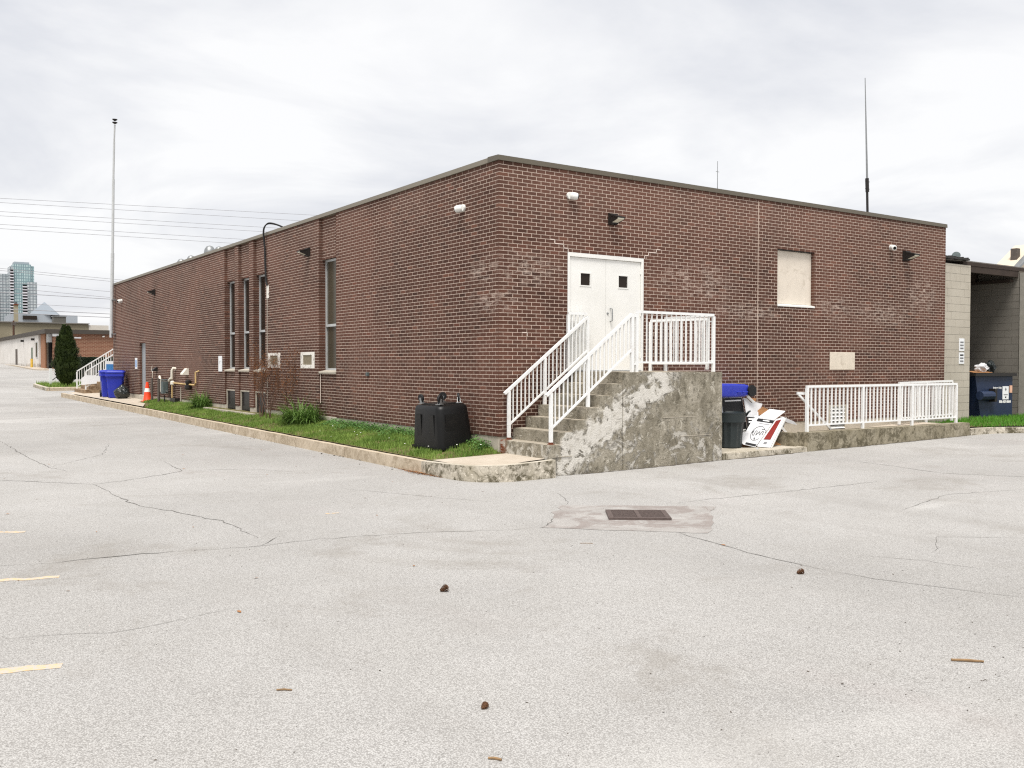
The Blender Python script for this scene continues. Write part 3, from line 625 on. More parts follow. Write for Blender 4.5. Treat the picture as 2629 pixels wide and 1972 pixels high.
for a, b in zip(e_, e_[1:]): cope(a, b-0.004, 'r', M_cop)
e_ = [0.305] + [3.1*k+0.3 for k in range(1, 10)] + [LY+0.02]
for a, b in zip(e_, e_[1:]): cope(a, b-0.004, 'l', M_copl)
# ---------------------------------------------------------------- tall windows in their bays
def win(i, a, b):
    w = MB(); x0, x1 = 0.165, 0.225; za, zb_ = ZB+16*c+0.02, ZB+56*c; f = 0.05; zm = ZB+2.16
    for q in ((a,a+f,za,zb_),(b-f,b,za,zb_)): w.box(x0,x1,q[0],q[1],q[2],q[3])
    for z0, z1 in ((za,za+f),(zb_-f,zb_)): w.box(x0+.001,x1-.001,a+f,b-f,z0,z1)
    o = w.build('window', M_alu, bld); box('mullion', M_alu, o, x0-0.012, x1-.002, a+f, b-f, zm-0.03, zm+0.03)
    for z0, z1 in ((za+f, zm-0.03), (zm+0.03, zb_-f)): box('pane', M_glass2 if i == 0 else M_glass, o, x0+0.03, x0+0.04, a+f, b-f, z0, z1)  # nearest window: paler glass, its beige reflection painted into the colour
    MB().prism([(-0.015,a-0.0,ZB+16*c-0.055),(0.1,a,ZB+16*c-0.055),(0.24,a,ZB+16*c+0.02),(0.15,a,ZB+16*c+0.02),(-0.015,a,ZB+16*c-0.01)], (0,b-a,0)).build('sill', M_foot, o)
    if i == 0: MB().tube([(0.012,b-0.05,ZB+16*c-0.06),(0.012,b-0.05,ZB+0.3)], 0.008, 6).build('drip_stain', M_mrep, o)
for i, (a, b) in enumerate(BAYS):
    win(i, a, b)
    if i:
        w = MB(); z0, z1 = ZB-0.30, ZB+7*c
        for q in ((a,a+.04,z0,z1),(b-.04,b,z0,z1)): w.box(0.05,0.11,*q)
        w.box(0.051,0.109,a+.04,b-.04,z0,z0+.04); w.box(0.051,0.109,a+.04,b-.04,z1-.04,z1)
        o = w.build('basement_window', M_foot, bld); box('pane', M_gdk, o, 0.08,0.09,a+.04,b-.04,z0+.04,z1-.04)
# painted vent surrounds on the long wall
for (a, b) in ((10.42,11.31),(8.08,8.97)):
    z0, z1 = ZB+17*c, ZB+23*c; w = MB()
    w.box(-0.006,0.05,a,a+.17,z0,z1); w.box(-0.006,0.05,b-.14,b,z0,z1); w.box(-0.0055,0.05,a+.17,b-.14,z1-.075,z1); w.box(-0.0055,0.05,a+.17,b-.14,z0,z0+.085)
    o = w.build('vent_surround', M_flake, bld); box('vent_grille', simple('olive_grille', lin(128,118,98), 0.8, 0.2, 30), o, 0.01,0.04,a+.17,b-.14,z0+.085,z1-.075)
# side door
o = MB(); z0, z1 = ZB-0.03, ZB+31*c
o.box(0.09,0.15,25.25,25.31,z0,z1); o.box(0.09,0.15,26.20,26.26,z0,z1); o.box(0.091,0.149,25.31,26.20,z1-.06,z1)
sd_ = o.build('side_door', M_steel, bld); box('leaf', simple('grey_door_paint', lin(146,150,154), 0.5, 0.05), sd_, 0.10,0.14,25.31,26.20,z0,z1-.06); MB().tube([(0.085,25.42,ZB+1.0),(0.05,25.42,ZB+1.0),(0.05,25.54,ZB+1.0)],0.012).build('handle', M_steel, sd_)
# ---------------------------------------------------------------- double door
za, zb_ = ZB+1.11, ZB+49*c; o = MB(); fy0, fy1 = 0.0, 0.12
o.box(1.49,1.545,fy0,fy1,za,zb_); o.box(3.275,3.33,fy0,fy1,za,zb_); o.box(1.545,3.275,fy0+.001,fy1-.001,zb_-0.075,zb_)
dd = o.build('double_door', M_door, bld, bevel=0.004)
box('gap', M_gasket, dd, 1.545,3.275,0.085,0.10,za,zb_-0.075)
for (a, b, wx) in ((1.549,2.408,1.81),(2.413,3.271,2.72)):
    z0, z1 = za+0.02, zb_-0.08; gz0, gz1 = ZB+2.688, ZB+2.905; gx0, gx1 = wx, wx+0.225; m = MB()
    for q in ((a,gx0,z0,z1),(gx1,b,z0,z1)): m.box(q[0],q[1],0.03,0.075,q[2],q[3])
    m.box(gx0,gx1,0.03,0.075,z0,gz0); m.box(gx0,gx1,0.03,0.075,gz1,z1); lf = m.build('leaf', M_door, dd)
    m = MB(); t = 0.022
    m.box(gx0-t,gx0,0.022,0.03,gz0-t,gz1+t); m.box(gx1,gx1+t,0.022,0.03,gz0-t,gz1+t); m.box(gx0,gx1,0.0225,0.03,gz0-t,gz0); m.box(gx0,gx1,0.0225,0.03,gz1,gz1+t); m.build('vision_frame', M_door, dd)
    box('vision_pane', M_glass, dd, gx0,gx1,0.045,0.055,gz0,gz1)
MB().tube([(2.52,0.03,ZB+2.285),(2.52,-0.03,ZB+2.275),(2.52,-0.035,ZB+2.16),(2.52,-0.03,ZB+2.055),(2.52,0.03,ZB+2.045)], 0.011).build('pull_handle', M_steel, dd)
MB().lathe([(0.0,-0.0),(0.022,0),(0.02,0.012),(0.0,0.012)], (2.455,0.03,ZB+2.19), 12, Matrix.Rotation(R(90),3,'X')).build('lock_cylinder', M_steel, dd)
box('threshold', M_steel, dd, 1.55,3.27,-0.01,0.07,za,za+0.018); 
for z in (0.25, 1.05, 1.85): MB().tube([(3.268,0.022,za+z),(3.268,0.022,za+z+0.1)], 0.009).build('hinge', M_door, dd)
# boarded window, blank panel, louvre
z0, z1 = ZB+38*c, ZB+56*c; bw = box('boarded_window', M_board, bld, 7.19,8.41,0.085,0.11,z0+.035,z1-.02)
MB().prism([(7.18,-0.02,z0-.03),(7.18,0.11,z0-.03),(7.18,0.11,z0+.035),(7.18,-0.02,z0+.005)], (1.24,0,0)).build('sill', M_white, bw); box('lintel', M_dark, bw, 7.16,8.44,0.02,0.11,z1-.012,z1-.002)
box('blank_panel', M_board2, bld, 8.985,9.895,-0.012,0.05,ZB+17*c,ZB+23*c, bevel=0.006)
lv = MB(); a, b, z0, z1 = 8.96,9.59,ZB-0.22,ZB+5*c
lv.box(a,a+.04,-0.02,0.09,z0,z1); lv.box(b-.04,b,-0.02,0.09,z0,z1); lv.box(a+.04,b-.04,-0.019,0.09,z1-.04,z1); lv.box(a,b,-0.05,0.09,z0-.06,z0)
lvo = lv.build('louvre_vent', M_foot, bld); box('backing', M_black, lvo, a+.04,b-.04,0.05,0.06,z0,z1-.04)
for k in range(6):
    z = z0+0.02+k*0.085; MB().prism([(a+.04,-0.015,z),(a+.04,-0.008,z),(a+.04,0.05,z+.06),(a+.04,0.043,z+.06)], (b-a-.08,0,0)).build('blade', M_white, lvo)
# ================================================================ concrete steps and landing
st = thing('concrete_steps', 'weathered concrete steps and landing block under the white double doors', 'steps', (2.0,-0.7,0))
RX = [0.03, 0.295, 0.56, 0.825, 1.09, 1.34, 1.60]; RZ = [ZB-0.05+0.1935*k for k in range(7)]
def rough_block(name, x0, x1, y0, y1, z0, z1, mat, parent, amp=0.006, step=0.14):
    m = MB(); import bmesh
    bm = bmesh.new(); bmesh.ops.create_cube(bm, size=1.0)
    for v in bm.verts: v.co = Vector((x0 if v.co.x < 0 else x1, y0 if v.co.y < 0 else y1, z0 if v.co.z < 0 else z1))
    bmesh.ops.bevel(bm, geom=list(bm.edges), offset=0.012, segments=2, affect='EDGES')
    for _ in range(3):
        es = [e for e in bm.edges if e.calc_length() > step*1.6]
        if not es: break
        bmesh.ops.subdivide_edges(bm, edges=es, cuts=max(1, min(8, int(max(e.calc_length() for e in es)/step)-1)), use_grid_fill=True)
    for v in bm.verts:
        n = mnoise.noise_vector(v.co*3.1)*amp + mnoise.noise_vector(v.co*11)*amp*0.5; v.co += n
    bm.verts.index_update(); m.add([tuple(v.co) for v in bm.verts], [[v.index for v in f.verts] for f in bm.faces]); bm.free()
    return m.build(name, mat, parent, smooth=True)
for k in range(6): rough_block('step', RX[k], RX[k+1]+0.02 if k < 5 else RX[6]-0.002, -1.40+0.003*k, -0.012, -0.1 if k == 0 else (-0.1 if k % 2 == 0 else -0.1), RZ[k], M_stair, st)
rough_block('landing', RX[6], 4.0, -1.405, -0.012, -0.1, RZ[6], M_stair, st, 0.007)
for z, a, b in ((0.86,2.5,3.4),(0.52,2.9,3.7),(0.30,0.1,0.5)): MB().box(a,b,-1.411,-1.40,z,z+0.008).build('form_line', M_foot, st)
# ---------------------------------------------------------------- railings
def railing(root, A, B, h, posts, gap, nb, rail=0.045, post=0.05, pick=(0.018,0.018), foot=0.0, bot=0.03, pmat=M_wrail, base_post=None, over=(0,0)):
    """A, B: base line ends (x, y, z); h: top of rail over base line; posts: fractions with own base drop; nb: pickets between neighbouring posts"""
    A, B = Vector(A), Vector(B); d = (B-A); u = d.normalized(); up = Vector((0,0,h-rail/2))
    MB().bar(A+up-u*over[0], B+up+u*over[1], rail, rail).build('top_rail', pmat, root)
    g_ = Vector((0,0,gap)); MB().bar(A+g_, B+g_, rail*0.7, bot).build('bottom_rail', pmat, root)
    ang = math.atan2(d.y, d.x)
    for (t, drop) in posts:
        p = A+d*t; MB().cbox((p.x,p.y,p.z+(h-rail-drop)/2),(post,post,h-rail+drop-0.004),Matrix.Rotation(ang,3,'Z')).build('post', pmat, root)
    ts = sorted(t for t, _ in posts); src = None
    if ts[0] > 0.02: ts = [0.0]+ts
    if ts[-1] < 0.98: ts = ts+[1.0]
    for a, b in zip(ts, ts[1:]):
        n = max(0, int(round(d.length*(b-a)/nb))-1)
        for k in range(n):
            p = A+d*(a+(b-a)*(k+1)/(n+1)); z0, z1 = p.z+gap, p.z+h-rail*0.8; ctr = (p.x,p.y,(z0+z1)/2)
            if src is None: src = MB().cbox(ctr,(pick[0],pick[1],z1-z0),Matrix.Rotation(ang,3,'Z')).build('baluster', pmat, root)
            else: share(src, ctr, root, 'baluster')
z = lambda q: q+ZB
sl_ = 0.752
def stair_rail(y, label):
    r = thing('stair_railing', label, 'railing', (0.13,y,z(-0.05)), 'railings on the front steps')
    zb = lambda x: z(0.815-0.80) + (x-0.13)*sl_
    railing(r, (0.13,y,zb(0.13)), (1.87,y,zb(1.87)), 0.80, [(0.012,0.075),(0.45,0.07)], 0.17, 0.112, over=(0.09,0.0))
    MB().cbox((1.875,y,z(1.11)+0.5),(0.05,0.05,1.0)).build('post', M_wrail, r)
    MB().cbox((0.15,y,z(-0.045)),(0.09,0.09,0.012)).build('base_plate', M_rust, r); MB().cbox((0.15,y,z(-0.03)),(0.056,0.056,0.03)).build('rust_collar', M_rust, r)
    return r
stair_rail(-1.3, 'white metal stair railing along the open side of the concrete steps')
rb = stair_rail(-0.10, 'white metal stair railing against the brick wall beside the steps')
railing(rb, (1.47,-0.05,z(1.13)), (1.86,-0.10,z(1.13)), 1.05, [(0.0,0.02)], 0.13, 0.075)
lr = thing('landing_railing', 'white metal railing round the outer edge of the landing', 'railing', (2.9,-1.3,z(1.11)))
railing(lr, (1.98,-1.3,z(1.11)), (3.86,-1.3,z(1.11)), 1.06, [(0.0,0.01),(1.0,0.01)], 0.17, 0.115)
railing(lr, (3.86,-1.27,z(1.11)), (3.86,-0.03,z(1.11)), 1.05, [(0.98,0.01)], 0.17, 0.115, rail=0.04)
for zz in (0.14, 0.96): MB().cbox((1.925,-1.3,z(1.11)+zz),(0.06,0.03,0.03)).build('hinge', M_wrail, lr)
gt = thing('landing_gate', 'white metal gate swung open across the right end of the landing', 'gate', (3.6,-0.7,z(1.11)))
railing(gt, (3.44,-0.08,z(1.17)), (3.79,-1.22,z(1.17)), 0.93, [(0.0,0.055),(1.0,0.02)], 0.09, 0.105, pick=(0.02,0.02))
for zz in (0.2, 0.92): MB().bar((3.79,-1.22,z(1.11)+zz),(3.855,-1.28,z(1.11)+zz),0.02,0.02).build('hinge', M_wrail, gt)
# ---------------------------------------------------------------- low slab, ramp wall and its railings
rough_block('bin_slab', 4.003, 6.42, -1.41, -0.01, -0.1, z(-0.385), M_kerb2, None).__setitem__('kind','structure')
rw = MB()
rw_o = rough_block('ramp_wall', 6.42, 12.30, -1.42, -1.14, -0.1, z(-0.10), M_rampw, None, 0.006, 0.25); tag(rw_o, 'low mossy concrete wall edging the ramp below the white railing', 'wall')
rough_block('ramp_wall_return', 6.30, 6.419, -1.20, -0.72, -0.1, z(-0.12), M_rampw, rw_o)
m = MB(); m.add([(6.42,-1.14,z(-0.37)),(12.3,-1.14,z(-0.15)),(12.3,0.012,z(-0.15)),(6.42,0.012,z(-0.37))],[(0,1,2,3)]); m.build('ramp_floor', M_pad, kind='structure')
rr = thing('ramp_railing', 'long white picket railing standing on the low ramp wall', 'railing', (9.2,-1.28,z(-0.10)))
railing(rr, (6.54,-1.28,z(-0.10)), (11.96,-1.28,z(-0.10)), 0.93, [(0.004,0.0),(0.34,0.0),(0.67,0.0),(0.996,0.0)], 0.13, 0.131, rail=0.045, post=0.055, pick=(0.034,0.02))
ri = thing('ramp_inner_railing', 'shorter white picket railing behind, between the ramp and the brick wall', 'railing', (12.4,-0.28,z(-0.15)))
railing(ri, (11.22,-0.28,z(-0.15)), (13.5,-0.28,z(-0.12)), 0.99, [(0.01,0.02),(0.5,0.03),(0.99,0.03)], 0.13, 0.131, pick=(0.034,0.02))
lb = thing('bent_handrail', 'loose white handrail slanting down behind the left end of the ramp railing', 'handrail', (6.9,-1.2,z(-0.10)))
MB().bar((6.36,-1.2,z(0.675)),(6.62,-1.2,z(0.665)),0.035,0.05).build('rail_end', M_wrail, lb); MB().bar((6.40,-1.2,z(0.65)),(7.43,-1.2,z(-0.085)),0.03,0.04).build('rail', M_wrail, lb)
# ---------------------------------------------------------------- wall lamps and cameras
def lamp(label, wall, u, zc, s=0.85, open_=True):
    to = (lambda a, o, q: (u+a, -o, zc+q)) if wall == 'r' else (lambda a, o, q: (-o, u+a, zc+q))
    t = thing('wall_lamp', label, 'lamp', to(0,0.05,-0.13*s), 'black flood lamps high on the brick walls')
    P_ = lambda *p: [to(a*s,o*s,q*s) for a,o,q in p]
    MB().hull(P_(*[(a,o,q) for a in (-0.10,0.10) for o,q in ((0,-0.13),(0,0.13),(0.09,0.11),(0.09,-0.11))])).build('back_box', M_dark, t)
    MB().hull(P_(*[(a,o,q) for a in (-0.11,0.11) for o,q in ((0.09,0.09),(0.09,0.05),(0.33,0.02),(0.33,-0.005))])).build('visor', M_dark, t)
    MB().hull(P_(*[(a,o,q) for a in (-0.095,0.095) for o,q in ((0.10,0.048),(0.10,-0.08),(0.315,-0.006),(0.30,-0.03))])).build('lens', M_lens, t)
    MB().hull(P_(*[(a,o,q) for a in (-0.105,-0.095) for o,q in ((0.09,0.05),(0.09,-0.10),(0.32,-0.006),(0.31,-0.03))])).build('cheek', M_dark, t)
    MB().hull(P_(*[(a,o,q) for a in (0.095,0.105) for o,q in ((0.09,0.05),(0.09,-0.10),(0.32,-0.006),(0.31,-0.03))])).build('cheek', M_dark, t)
lamp('black flood lamp above the white double doors', 'r', 2.52, z(3.94)); lamp('black flood lamp with pale lens near the right end of the short wall', 'r', 11.84, z(3.89), 1.0)
lamp('black flood lamp between the nearest tall window and the cable loop', 'l', 8.42, z(3.98)); lamp('black flood lamp high near the far end of the long wall', 'l', 23.7, z(3.96))
def dome(label, wall, u, zc, s=1.0, d=0.0):
    to = (lambda a, o, q: Vector((u+a, -o, zc+q))) if wall == 'r' else (lambda a, o, q: Vector((-o, u+a, zc+q)))
    t = thing('security_camera', label, 'camera', to(0,0.03,-0.08*s), 'white security cameras on the brick walls')
    n = to(0,1,0)-to(0,0,0); rot = Vector((0,0,1)).rotation_difference(n).to_matrix()
    MB().lathe([(0.075*s,0),(0.08*s,0.02*s),(0.075*s,0.05*s)], to(0,0,0), 20, rot).build('mount', M_white, t, smooth=True)
    dr_ = (n + (to(d,0,0)-to(0,0,0)) + Vector((0,0,-0.25))).normalized(); rot = Vector((0,0,1)).rotation_difference(dr_).to_matrix(); p0 = to(0,0.04*s,0)
    MB().lathe([(0.06*s,0),(0.078*s,0.03*s),(0.08*s,0.10*s),(0.072*s,0.15*s),(0.05*s,0.165*s)], p0, 20, rot).build('housing', M_white, t, smooth=True)
    MB().lathe([(0.045*s,0.160*s),(0.046*s,0.172*s),(0.03*s,0.182*s)], p0, 16, rot).build('lens', M_gdk, t, smooth=True)
dome('white dome camera near the top of the short wall by the corner', 'r', 1.52, z(4.27), 0.85, 1.5); dome('white dome camera beside the right-hand flood lamp', 'r', 11.25, z(4.05), 0.85, -0.55)
dome('white dome camera near the top of the long wall by the corner', 'l', 1.14, z(4.06), 0.85, 1.3); dome('small white camera at the far end of the long wall', 'l', 29.43, z(3.94), 1.0, -0.5)
# ---------------------------------------------------------------- service cable, signs, small wall pieces
cb_ = thing('service_cable', 'thick black service cable looping over the parapet and down the long wall', 'cable', (-0.05,11.34,z(2.9)))
for o in (0.0, 0.045):
    pts = [(0.35,10.75-o,z(4.83)),(0.1,10.85-o,z(4.95)),(-0.06,11.1-o,z(5.0)+o*.4),(-0.10,11.32-o,z(4.93)),(-0.09,11.42-o,z(4.75)),(-0.05,11.44-o,z(4.4)),(-0.045,11.42-o,z(3.9)),(-0.04,11.38-o,z(3.5)),(-0.03,11.32-o,z(3.38))]
    MB().tube(curve(pts), 0.017, 8).build('cable', M_black, cb_, smooth=True)
MB().tube([(-0.012,11.34,z(3.36)),(-0.012,11.36,z(2.1)),(-0.012,11.36,z(0.0))], 0.006, 6).build('white_lead', M_pvc, cb_); MB().box(-0.012,0.0,11.24,11.40,z(3.02),z(3.36)).build('patch_plate', M_flake, cb_)
def sign(name, label, x0, x1, y0, y1, z0, z1, marks, wall):
    t = thing(name, label, 'sign', ((x0+x1)/2,(y0+y1)/2,z0)); box('plate', M_sign, t, x0,x1,y0,y1,z0,z1)
    for (a, b, p, q, mt) in marks:
        if wall == 'l': box('print', mt, t, x0-0.002, x0, y0+(y1-y0)*a, y0+(y1-y0)*b, z0+(z1-z0)*p, z0+(z1-z0)*q)
        else: box('print', mt, t, x0+(x1-x0)*a, x0+(x1-x0)*b, y0-0.002, y0, z0+(z1-z0)*p, z0+(z1-z0)*q)
sign('wall_sign', 'narrow white sign left of the first tall window', -0.02,-0.003,15.37,15.71,z(1.0),z(1.48), [(0.40,0.60,0.62,0.66,M_gink),(0.55,0.62,0.5,0.62,M_gink)], 'l')
sign('accessible_entrance_sign', 'white and blue sign beside the grey side door', -0.02,-0.003,26.62,26.98,z(1.02),z(1.47), [(0.2,0.75,0.15,0.8,M_signb)], 'l')
box('wall_junction_box', M_gas, None, -0.05, 0.0, 5.05,5.13, z(0.98), z(1.06), label='tiny grey junction box on the long wall left of the black tub', cat='junction box')
# ---------------------------------------------------------------- roof: ventilators, antennas, mast
def vent_(label, x, y, s):
    t = thing('roof_ventilator', label, 'roof vent', (x,y,TOPZ-0.02), 'metal ventilators behind the parapet')
    MB().lathe([(0.22*s,0),(0.22*s,0.42*s)], (x,y,TOPZ-0.02), 18).build('curb', M_steel, t, smooth=True)
    MB().lathe([(0.26*s,0.36*s),(0.26*s,0.70*s),(0.23*s,0.85*s),(0.15*s,0.97*s),(0.03*s,1.02*s)], (x,y,TOPZ-0.02), 20).build('hood', M_steel, t, smooth=True)
vent_('largest domed metal ventilator on the roof above the tall windows', 1.2, 20.7, 0.78); vent_('domed metal ventilator just right of the largest one', 1.25, 19.75, 0.66); vent_('domed metal ventilator second from the far end of the roof', 1.2, 23.1, 0.66); vent_('domed metal ventilator nearest the far end of the roof', 1.2, 24.5, 0.66)
an = thing('whip_antenna', 'tall whip antenna on the roof near the right end', 'antenna', (11.8,1.0,TOPZ-0.02))
MB().tube([(11.79,1.0,TOPZ-0.02),(11.75,1.0,z(5.63))],0.03,10).build('mast', M_dark, an); MB().tube([(11.76,1.0,z(5.58)),(11.74,1.0,z(5.92))],0.045,10).build('clamp', M_dark, an); MB().tube([(11.745,1.0,z(5.9)),(11.68,1.0,z(7.2)),(11.62,1.0,z(8.4))],[0.026,0.018,0.010],8).build('whip', M_steel, an)
for q in (5.66,5.84): MB().tube([(11.68,1.0,z(q)),(11.84,1.0,z(q))],0.01,6).build('bracket', M_dark, an)
a2 = thing('small_antenna', 'thin short antenna on the roof behind the middle of the short wall', 'antenna', (6.4,1.0,TOPZ-0.02)); MB().tube([(6.39,1,TOPZ-0.02),(6.39,1,z(5.68))],[0.012,0.006],6).build('rod', M_steel, a2)
MB().tube([(6.34,1,z(5.45)),(6.44,1,z(5.45))],0.005,6).build('crossbar', M_steel, a2)
ms = thing('steel_mast', 'tall tapering steel mast strapped to the far end of the long wall', 'mast', (-0.15,30.75,z(2.4)))
for (y0,z0,y1,z1,r_) in ((30.95,2.4,30.54,6.1,0.075),(30.54,6.1,30.27,9.3,0.058),(30.27,9.3,30.06,10.88,0.045),(30.06,10.88,29.9,11.6,0.036)): MB().tube([(-0.15,y0,z(z0)),(-0.15,y1,z(z1))],r_,10).build('tube', M_mast, ms, smooth=True)
for q in (11.62, 11.75): MB().lathe([(0.02,0),(0.10,0.05),(0.11,0.08),(0.02,0.085)], (-0.15,29.89,z(q)), 12).build('cup', M_dark, ms)
for q in (2.55, 4.05): MB().cbox((-0.08,30.8-(q-2.5)*0.1,z(q)),(0.2,0.24,0.05)).build('strap', M_steel, ms)
# ================================================================ things by the wall and on the slab
# upturned black tub with four castors
tb = thing('black_tub', 'upturned black plastic tub with four castors standing on the grass by the corner', 'tub', (-0.43,1.14,ZB-0.24))
def rrect(a, b, r, n=5):
    o = []
    for cx, cy, a0 in ((a-r,b-r,0),(-a+r,b-r,90),(-a+r,-b+r,180),(a-r,-b+r,270)):
        for k in range(n+1): t = R(a0+90*k/n); o.append((cx+r*math.cos(t), cy+r*math.sin(t)))
    return o
def loft(rings, cap0=True, cap1=True):      # rings: list of (poly, z)
    m = MB(); n = len(rings[0][0]); vs = [(x,y,z_) for p, z_ in rings for x, y in p]
    fs = [(i*n+k, i*n+(k+1)%n, (i+1)*n+(k+1)%n, (i+1)*n+k) for i in range(len(rings)-1) for k in range(n)]
    if cap0: fs.append(tuple(range(n-1,-1,-1)))
    if cap1: fs.append(tuple((len(rings)-1)*n+k for k in range(n)))
    return m.add(vs, fs)
tilt = Matrix.Translation((-0.43,1.14,ZB-0.225)) @ Matrix.Rotation(R(-4),4,'Y') @ Matrix.Rotation(R(1),4,'Z')
A_, B_ = 0.35, 0.49
loft([(rrect(A_*k,B_*k,0.09+r_),z_) for k,r_,z_ in ((1.08,0,0),(1.08,0,0.035),(1.0,0,0.04),(0.985,0.01,0.2),(0.945,0.02,0.5),(0.92,0.03,0.68),(0.885,0.03,0.73),(0.82,0.03,0.755),(0.6,0.05,0.76))]).xf(tilt).build('shell', M_tub, tb, smooth=True)
for sx, w in ((-1,0.24),(1,0.24)):
    for yy in (-0.22, 0.22):
        m = MB(); xx = sx*A_*0.955
        m.hull([(xx+sx*o, yy+q, z_) for o in (0.0,0.010) for q, z_ in ((-0.08,0.14),(0.08,0.14),(-0.08,0.60),(0.08,0.60))]).xf(tilt).build('panel_rib', M_tub, tb)
for sy in (-1,):
    MB().hull([(q, sy*(B_*0.95+o), z_) for o in (0.0,0.010) for q, z_ in ((-0.22,0.13),(0.22,0.13),(-0.20,0.60),(0.20,0.60))]).xf(tilt).build('panel_rib', M_tub, tb)
box_b = MB(); box_b.cbox((0,0,0.768),(0.40,0.5,0.025)); box_b.xf(tilt).build('base_board', M_dark, tb)
for sx, sy, a in ((-0.20,-0.30,20),(0.20,-0.30,60),(-0.20,0.30,95),(0.20,0.30,-20)):
    b = tilt @ Matrix.Translation((sx,sy,0.765)) @ Matrix.Rotation(R(a),4,'Z')
    cs = MB(); cs.cbox((0,0,0.012),(0.11,0.10,0.012)); cs.hull([(-0.03,q,0.015) for q in (-0.026,-0.020)]+[(0.035,q,0.015) for q in (-0.026,-0.020)]+[(0.05,q,0.105) for q in (-0.026,-0.020)]+[(0.02,q,0.105) for q in (-0.026,-0.020)]); cs.hull([(-0.03,q,0.015) for q in (0.026,0.020)]+[(0.035,q,0.015) for q in (0.026,0.020)]+[(0.05,q,0.105) for q in (0.026,0.020)]+[(0.02,q,0.105) for q in (0.026,0.020)])
    cs.xf(b).build('castor_fork', M_steel, tb)
    MB().lathe([(0.03,-0.02),(0.068,-0.02),(0.074,-0.008),(0.074,0.008),(0.068,0.02),(0.03,0.02)], (0.03,0,0.105), 20, Matrix.Rotation(R(90),3,'X')).xf(b).build('castor_wheel', M_black, tb, smooth=True)
    MB().lathe([(0.001,-0.020),(0.03,-0.020),(0.03,0.020),(0.001,0.020)], (0.03,0,0.105), 14, Matrix.Rotation(R(90),3,'X')).xf(b).build('castor_hub', M_steel, tb)
# wheeled bins
def toter(label, mtx, mat, upright=True, group=None, emblem=True):
    t = thing('wheeled_bin', label, 'bin', mtx @ Vector((0,0,0)), group)
    loft([(rrect(a,b,0.06),z_) for a,b,z_ in ((0.23,0.25,0.02),(0.24,0.26,0.1),(0.285,0.33,0.80),(0.30,0.35,0.82),(0.32,0.38,0.84),(0.32,0.38,0.97),(0.31,0.37,0.975))], cap1=False).xf(mtx).build('body', mat, t, smooth=True)
    lid = MB(); pf = [(rrect(0.335,0.40,0.06),0.975),(rrect(0.335,0.40,0.06),1.01),(rrect(0.31,0.37,0.09),1.05),(rrect(0.2,0.25,0.09),1.075)]
    l_ = loft(pf).xf(mtx); l_.build('lid', mat, t, smooth=True)
    MB().tube([(-0.24,0.40,0.93),(-0.24,0.47,0.96),(0.24,0.47,0.96),(0.24,0.40,0.93)],0.016).xf(mtx).build('handle', mat, t)
    for s_ in (-1,1):
        MB().lathe([(0.04,-0.03),(0.125,-0.03),(0.13,0),(0.125,0.03),(0.04,0.03)], (s_*0.26,0.25,0.13), 22, Matrix.Rotation(R(90),3,'Y')).xf(mtx).build('wheel', M_black, t, smooth=True)
        MB().hull([(s_*0.27+o,q,z_) for o in (0,s_*0.035) for q,z_ in ((-0.28,0.80),(0.05,0.80),(-0.20,0.62),(-0.28,0.70))]).xf(mtx).build('corner_gusset', mat, t)
    if emblem:
        m = MB()
        for q, z0, z1 in ((-0.07,0.62,0.72),(-0.01,0.62,0.74),(0.05,0.62,0.72)): m.cbox((-0.283+0.0,q,(z0+z1)/2),(0.006,0.03,z1-z0))
        m.cbox((-0.278,-0.01,0.58),(0.006,0.16,0.018)); m.xf(mtx).build('emblem', M_wink, t)
gz_s = lambda x, y: gz(x, y)+0.225
toter('front blue wheeled bin standing beside the black bin bag', xform((-0.50,28.35,gz_s(-.5,28)),-16)@Matrix.Diagonal((1.12,1.12,1.08,1)), M_blue, group='blue wheeled bins by the long wall')
toter('rear blue wheeled bin standing beside the far steps', xform((-0.56,29.45,gz_s(-.5,29)),-6)@Matrix.Diagonal((1.12,1.12,1.08,1)), M_blue, group='blue wheeled bins by the long wall', emblem=False)
m = MB(); import bmesh
bm = bmesh.new(); bmesh.ops.create_icosphere(bm, subdivisions=5, radius=0.36)
for v in bm.verts:
    n = mnoise.noise(v.co*4)*0.16 + abs(mnoise.noise(v.co*9))*0.12 + abs(mnoise.noise(v.co*21))*0.06; k = 0.95 + n
    v.co = Vector((v.co.x*0.85*k, v.co.y*1.0*k, max(-0.24, v.co.z*0.74*k)))
    if v.co.z > 0.2: v.co.z += 0.10*max(0, 1-(v.co.xy.length/0.16)); 
bm.verts.index_update(); m.add([tuple(v.co) for v in bm.verts],[[v.index for v in f.verts] for f in bm.faces]); bm.free()
m.xf(Matrix.Translation((-0.42,27.45,gz_s(-.4,27)+0.24))).build('bin_bag', M_bag, None, label='shiny black bin bag lying against the blue wheeled bins', cat='bin bag')
# traffic cone
tcn = thing('traffic_cone', 'orange traffic cone with white band by the grey side door', 'cone', (-0.25,23.9,gz_s(0,24)))
b = Matrix.Translation((-0.25,23.9,gz_s(0,24)))
MB().cbox((0,0,0.02),(0.40,0.40,0.04),None,0.015).xf(b).build('base', M_orange, tcn)
MB().lathe([(0.17,0.04),(0.15,0.06),(0.105,0.38)], (0,0,0), 22, cap=False).xf(b).build('lower_cone', M_orange, tcn, smooth=True); MB().lathe([(0.107,0.375),(0.081,0.52)], (0,0,0), 22, cap=False).xf(b).build('white_band', M_refl, tcn, smooth=True); MB().lathe([(0.082,0.515),(0.05,0.72),(0.045,0.75)], (0,0,0), 22).xf(b).build('cone_tip', M_orange, tcn, smooth=True)
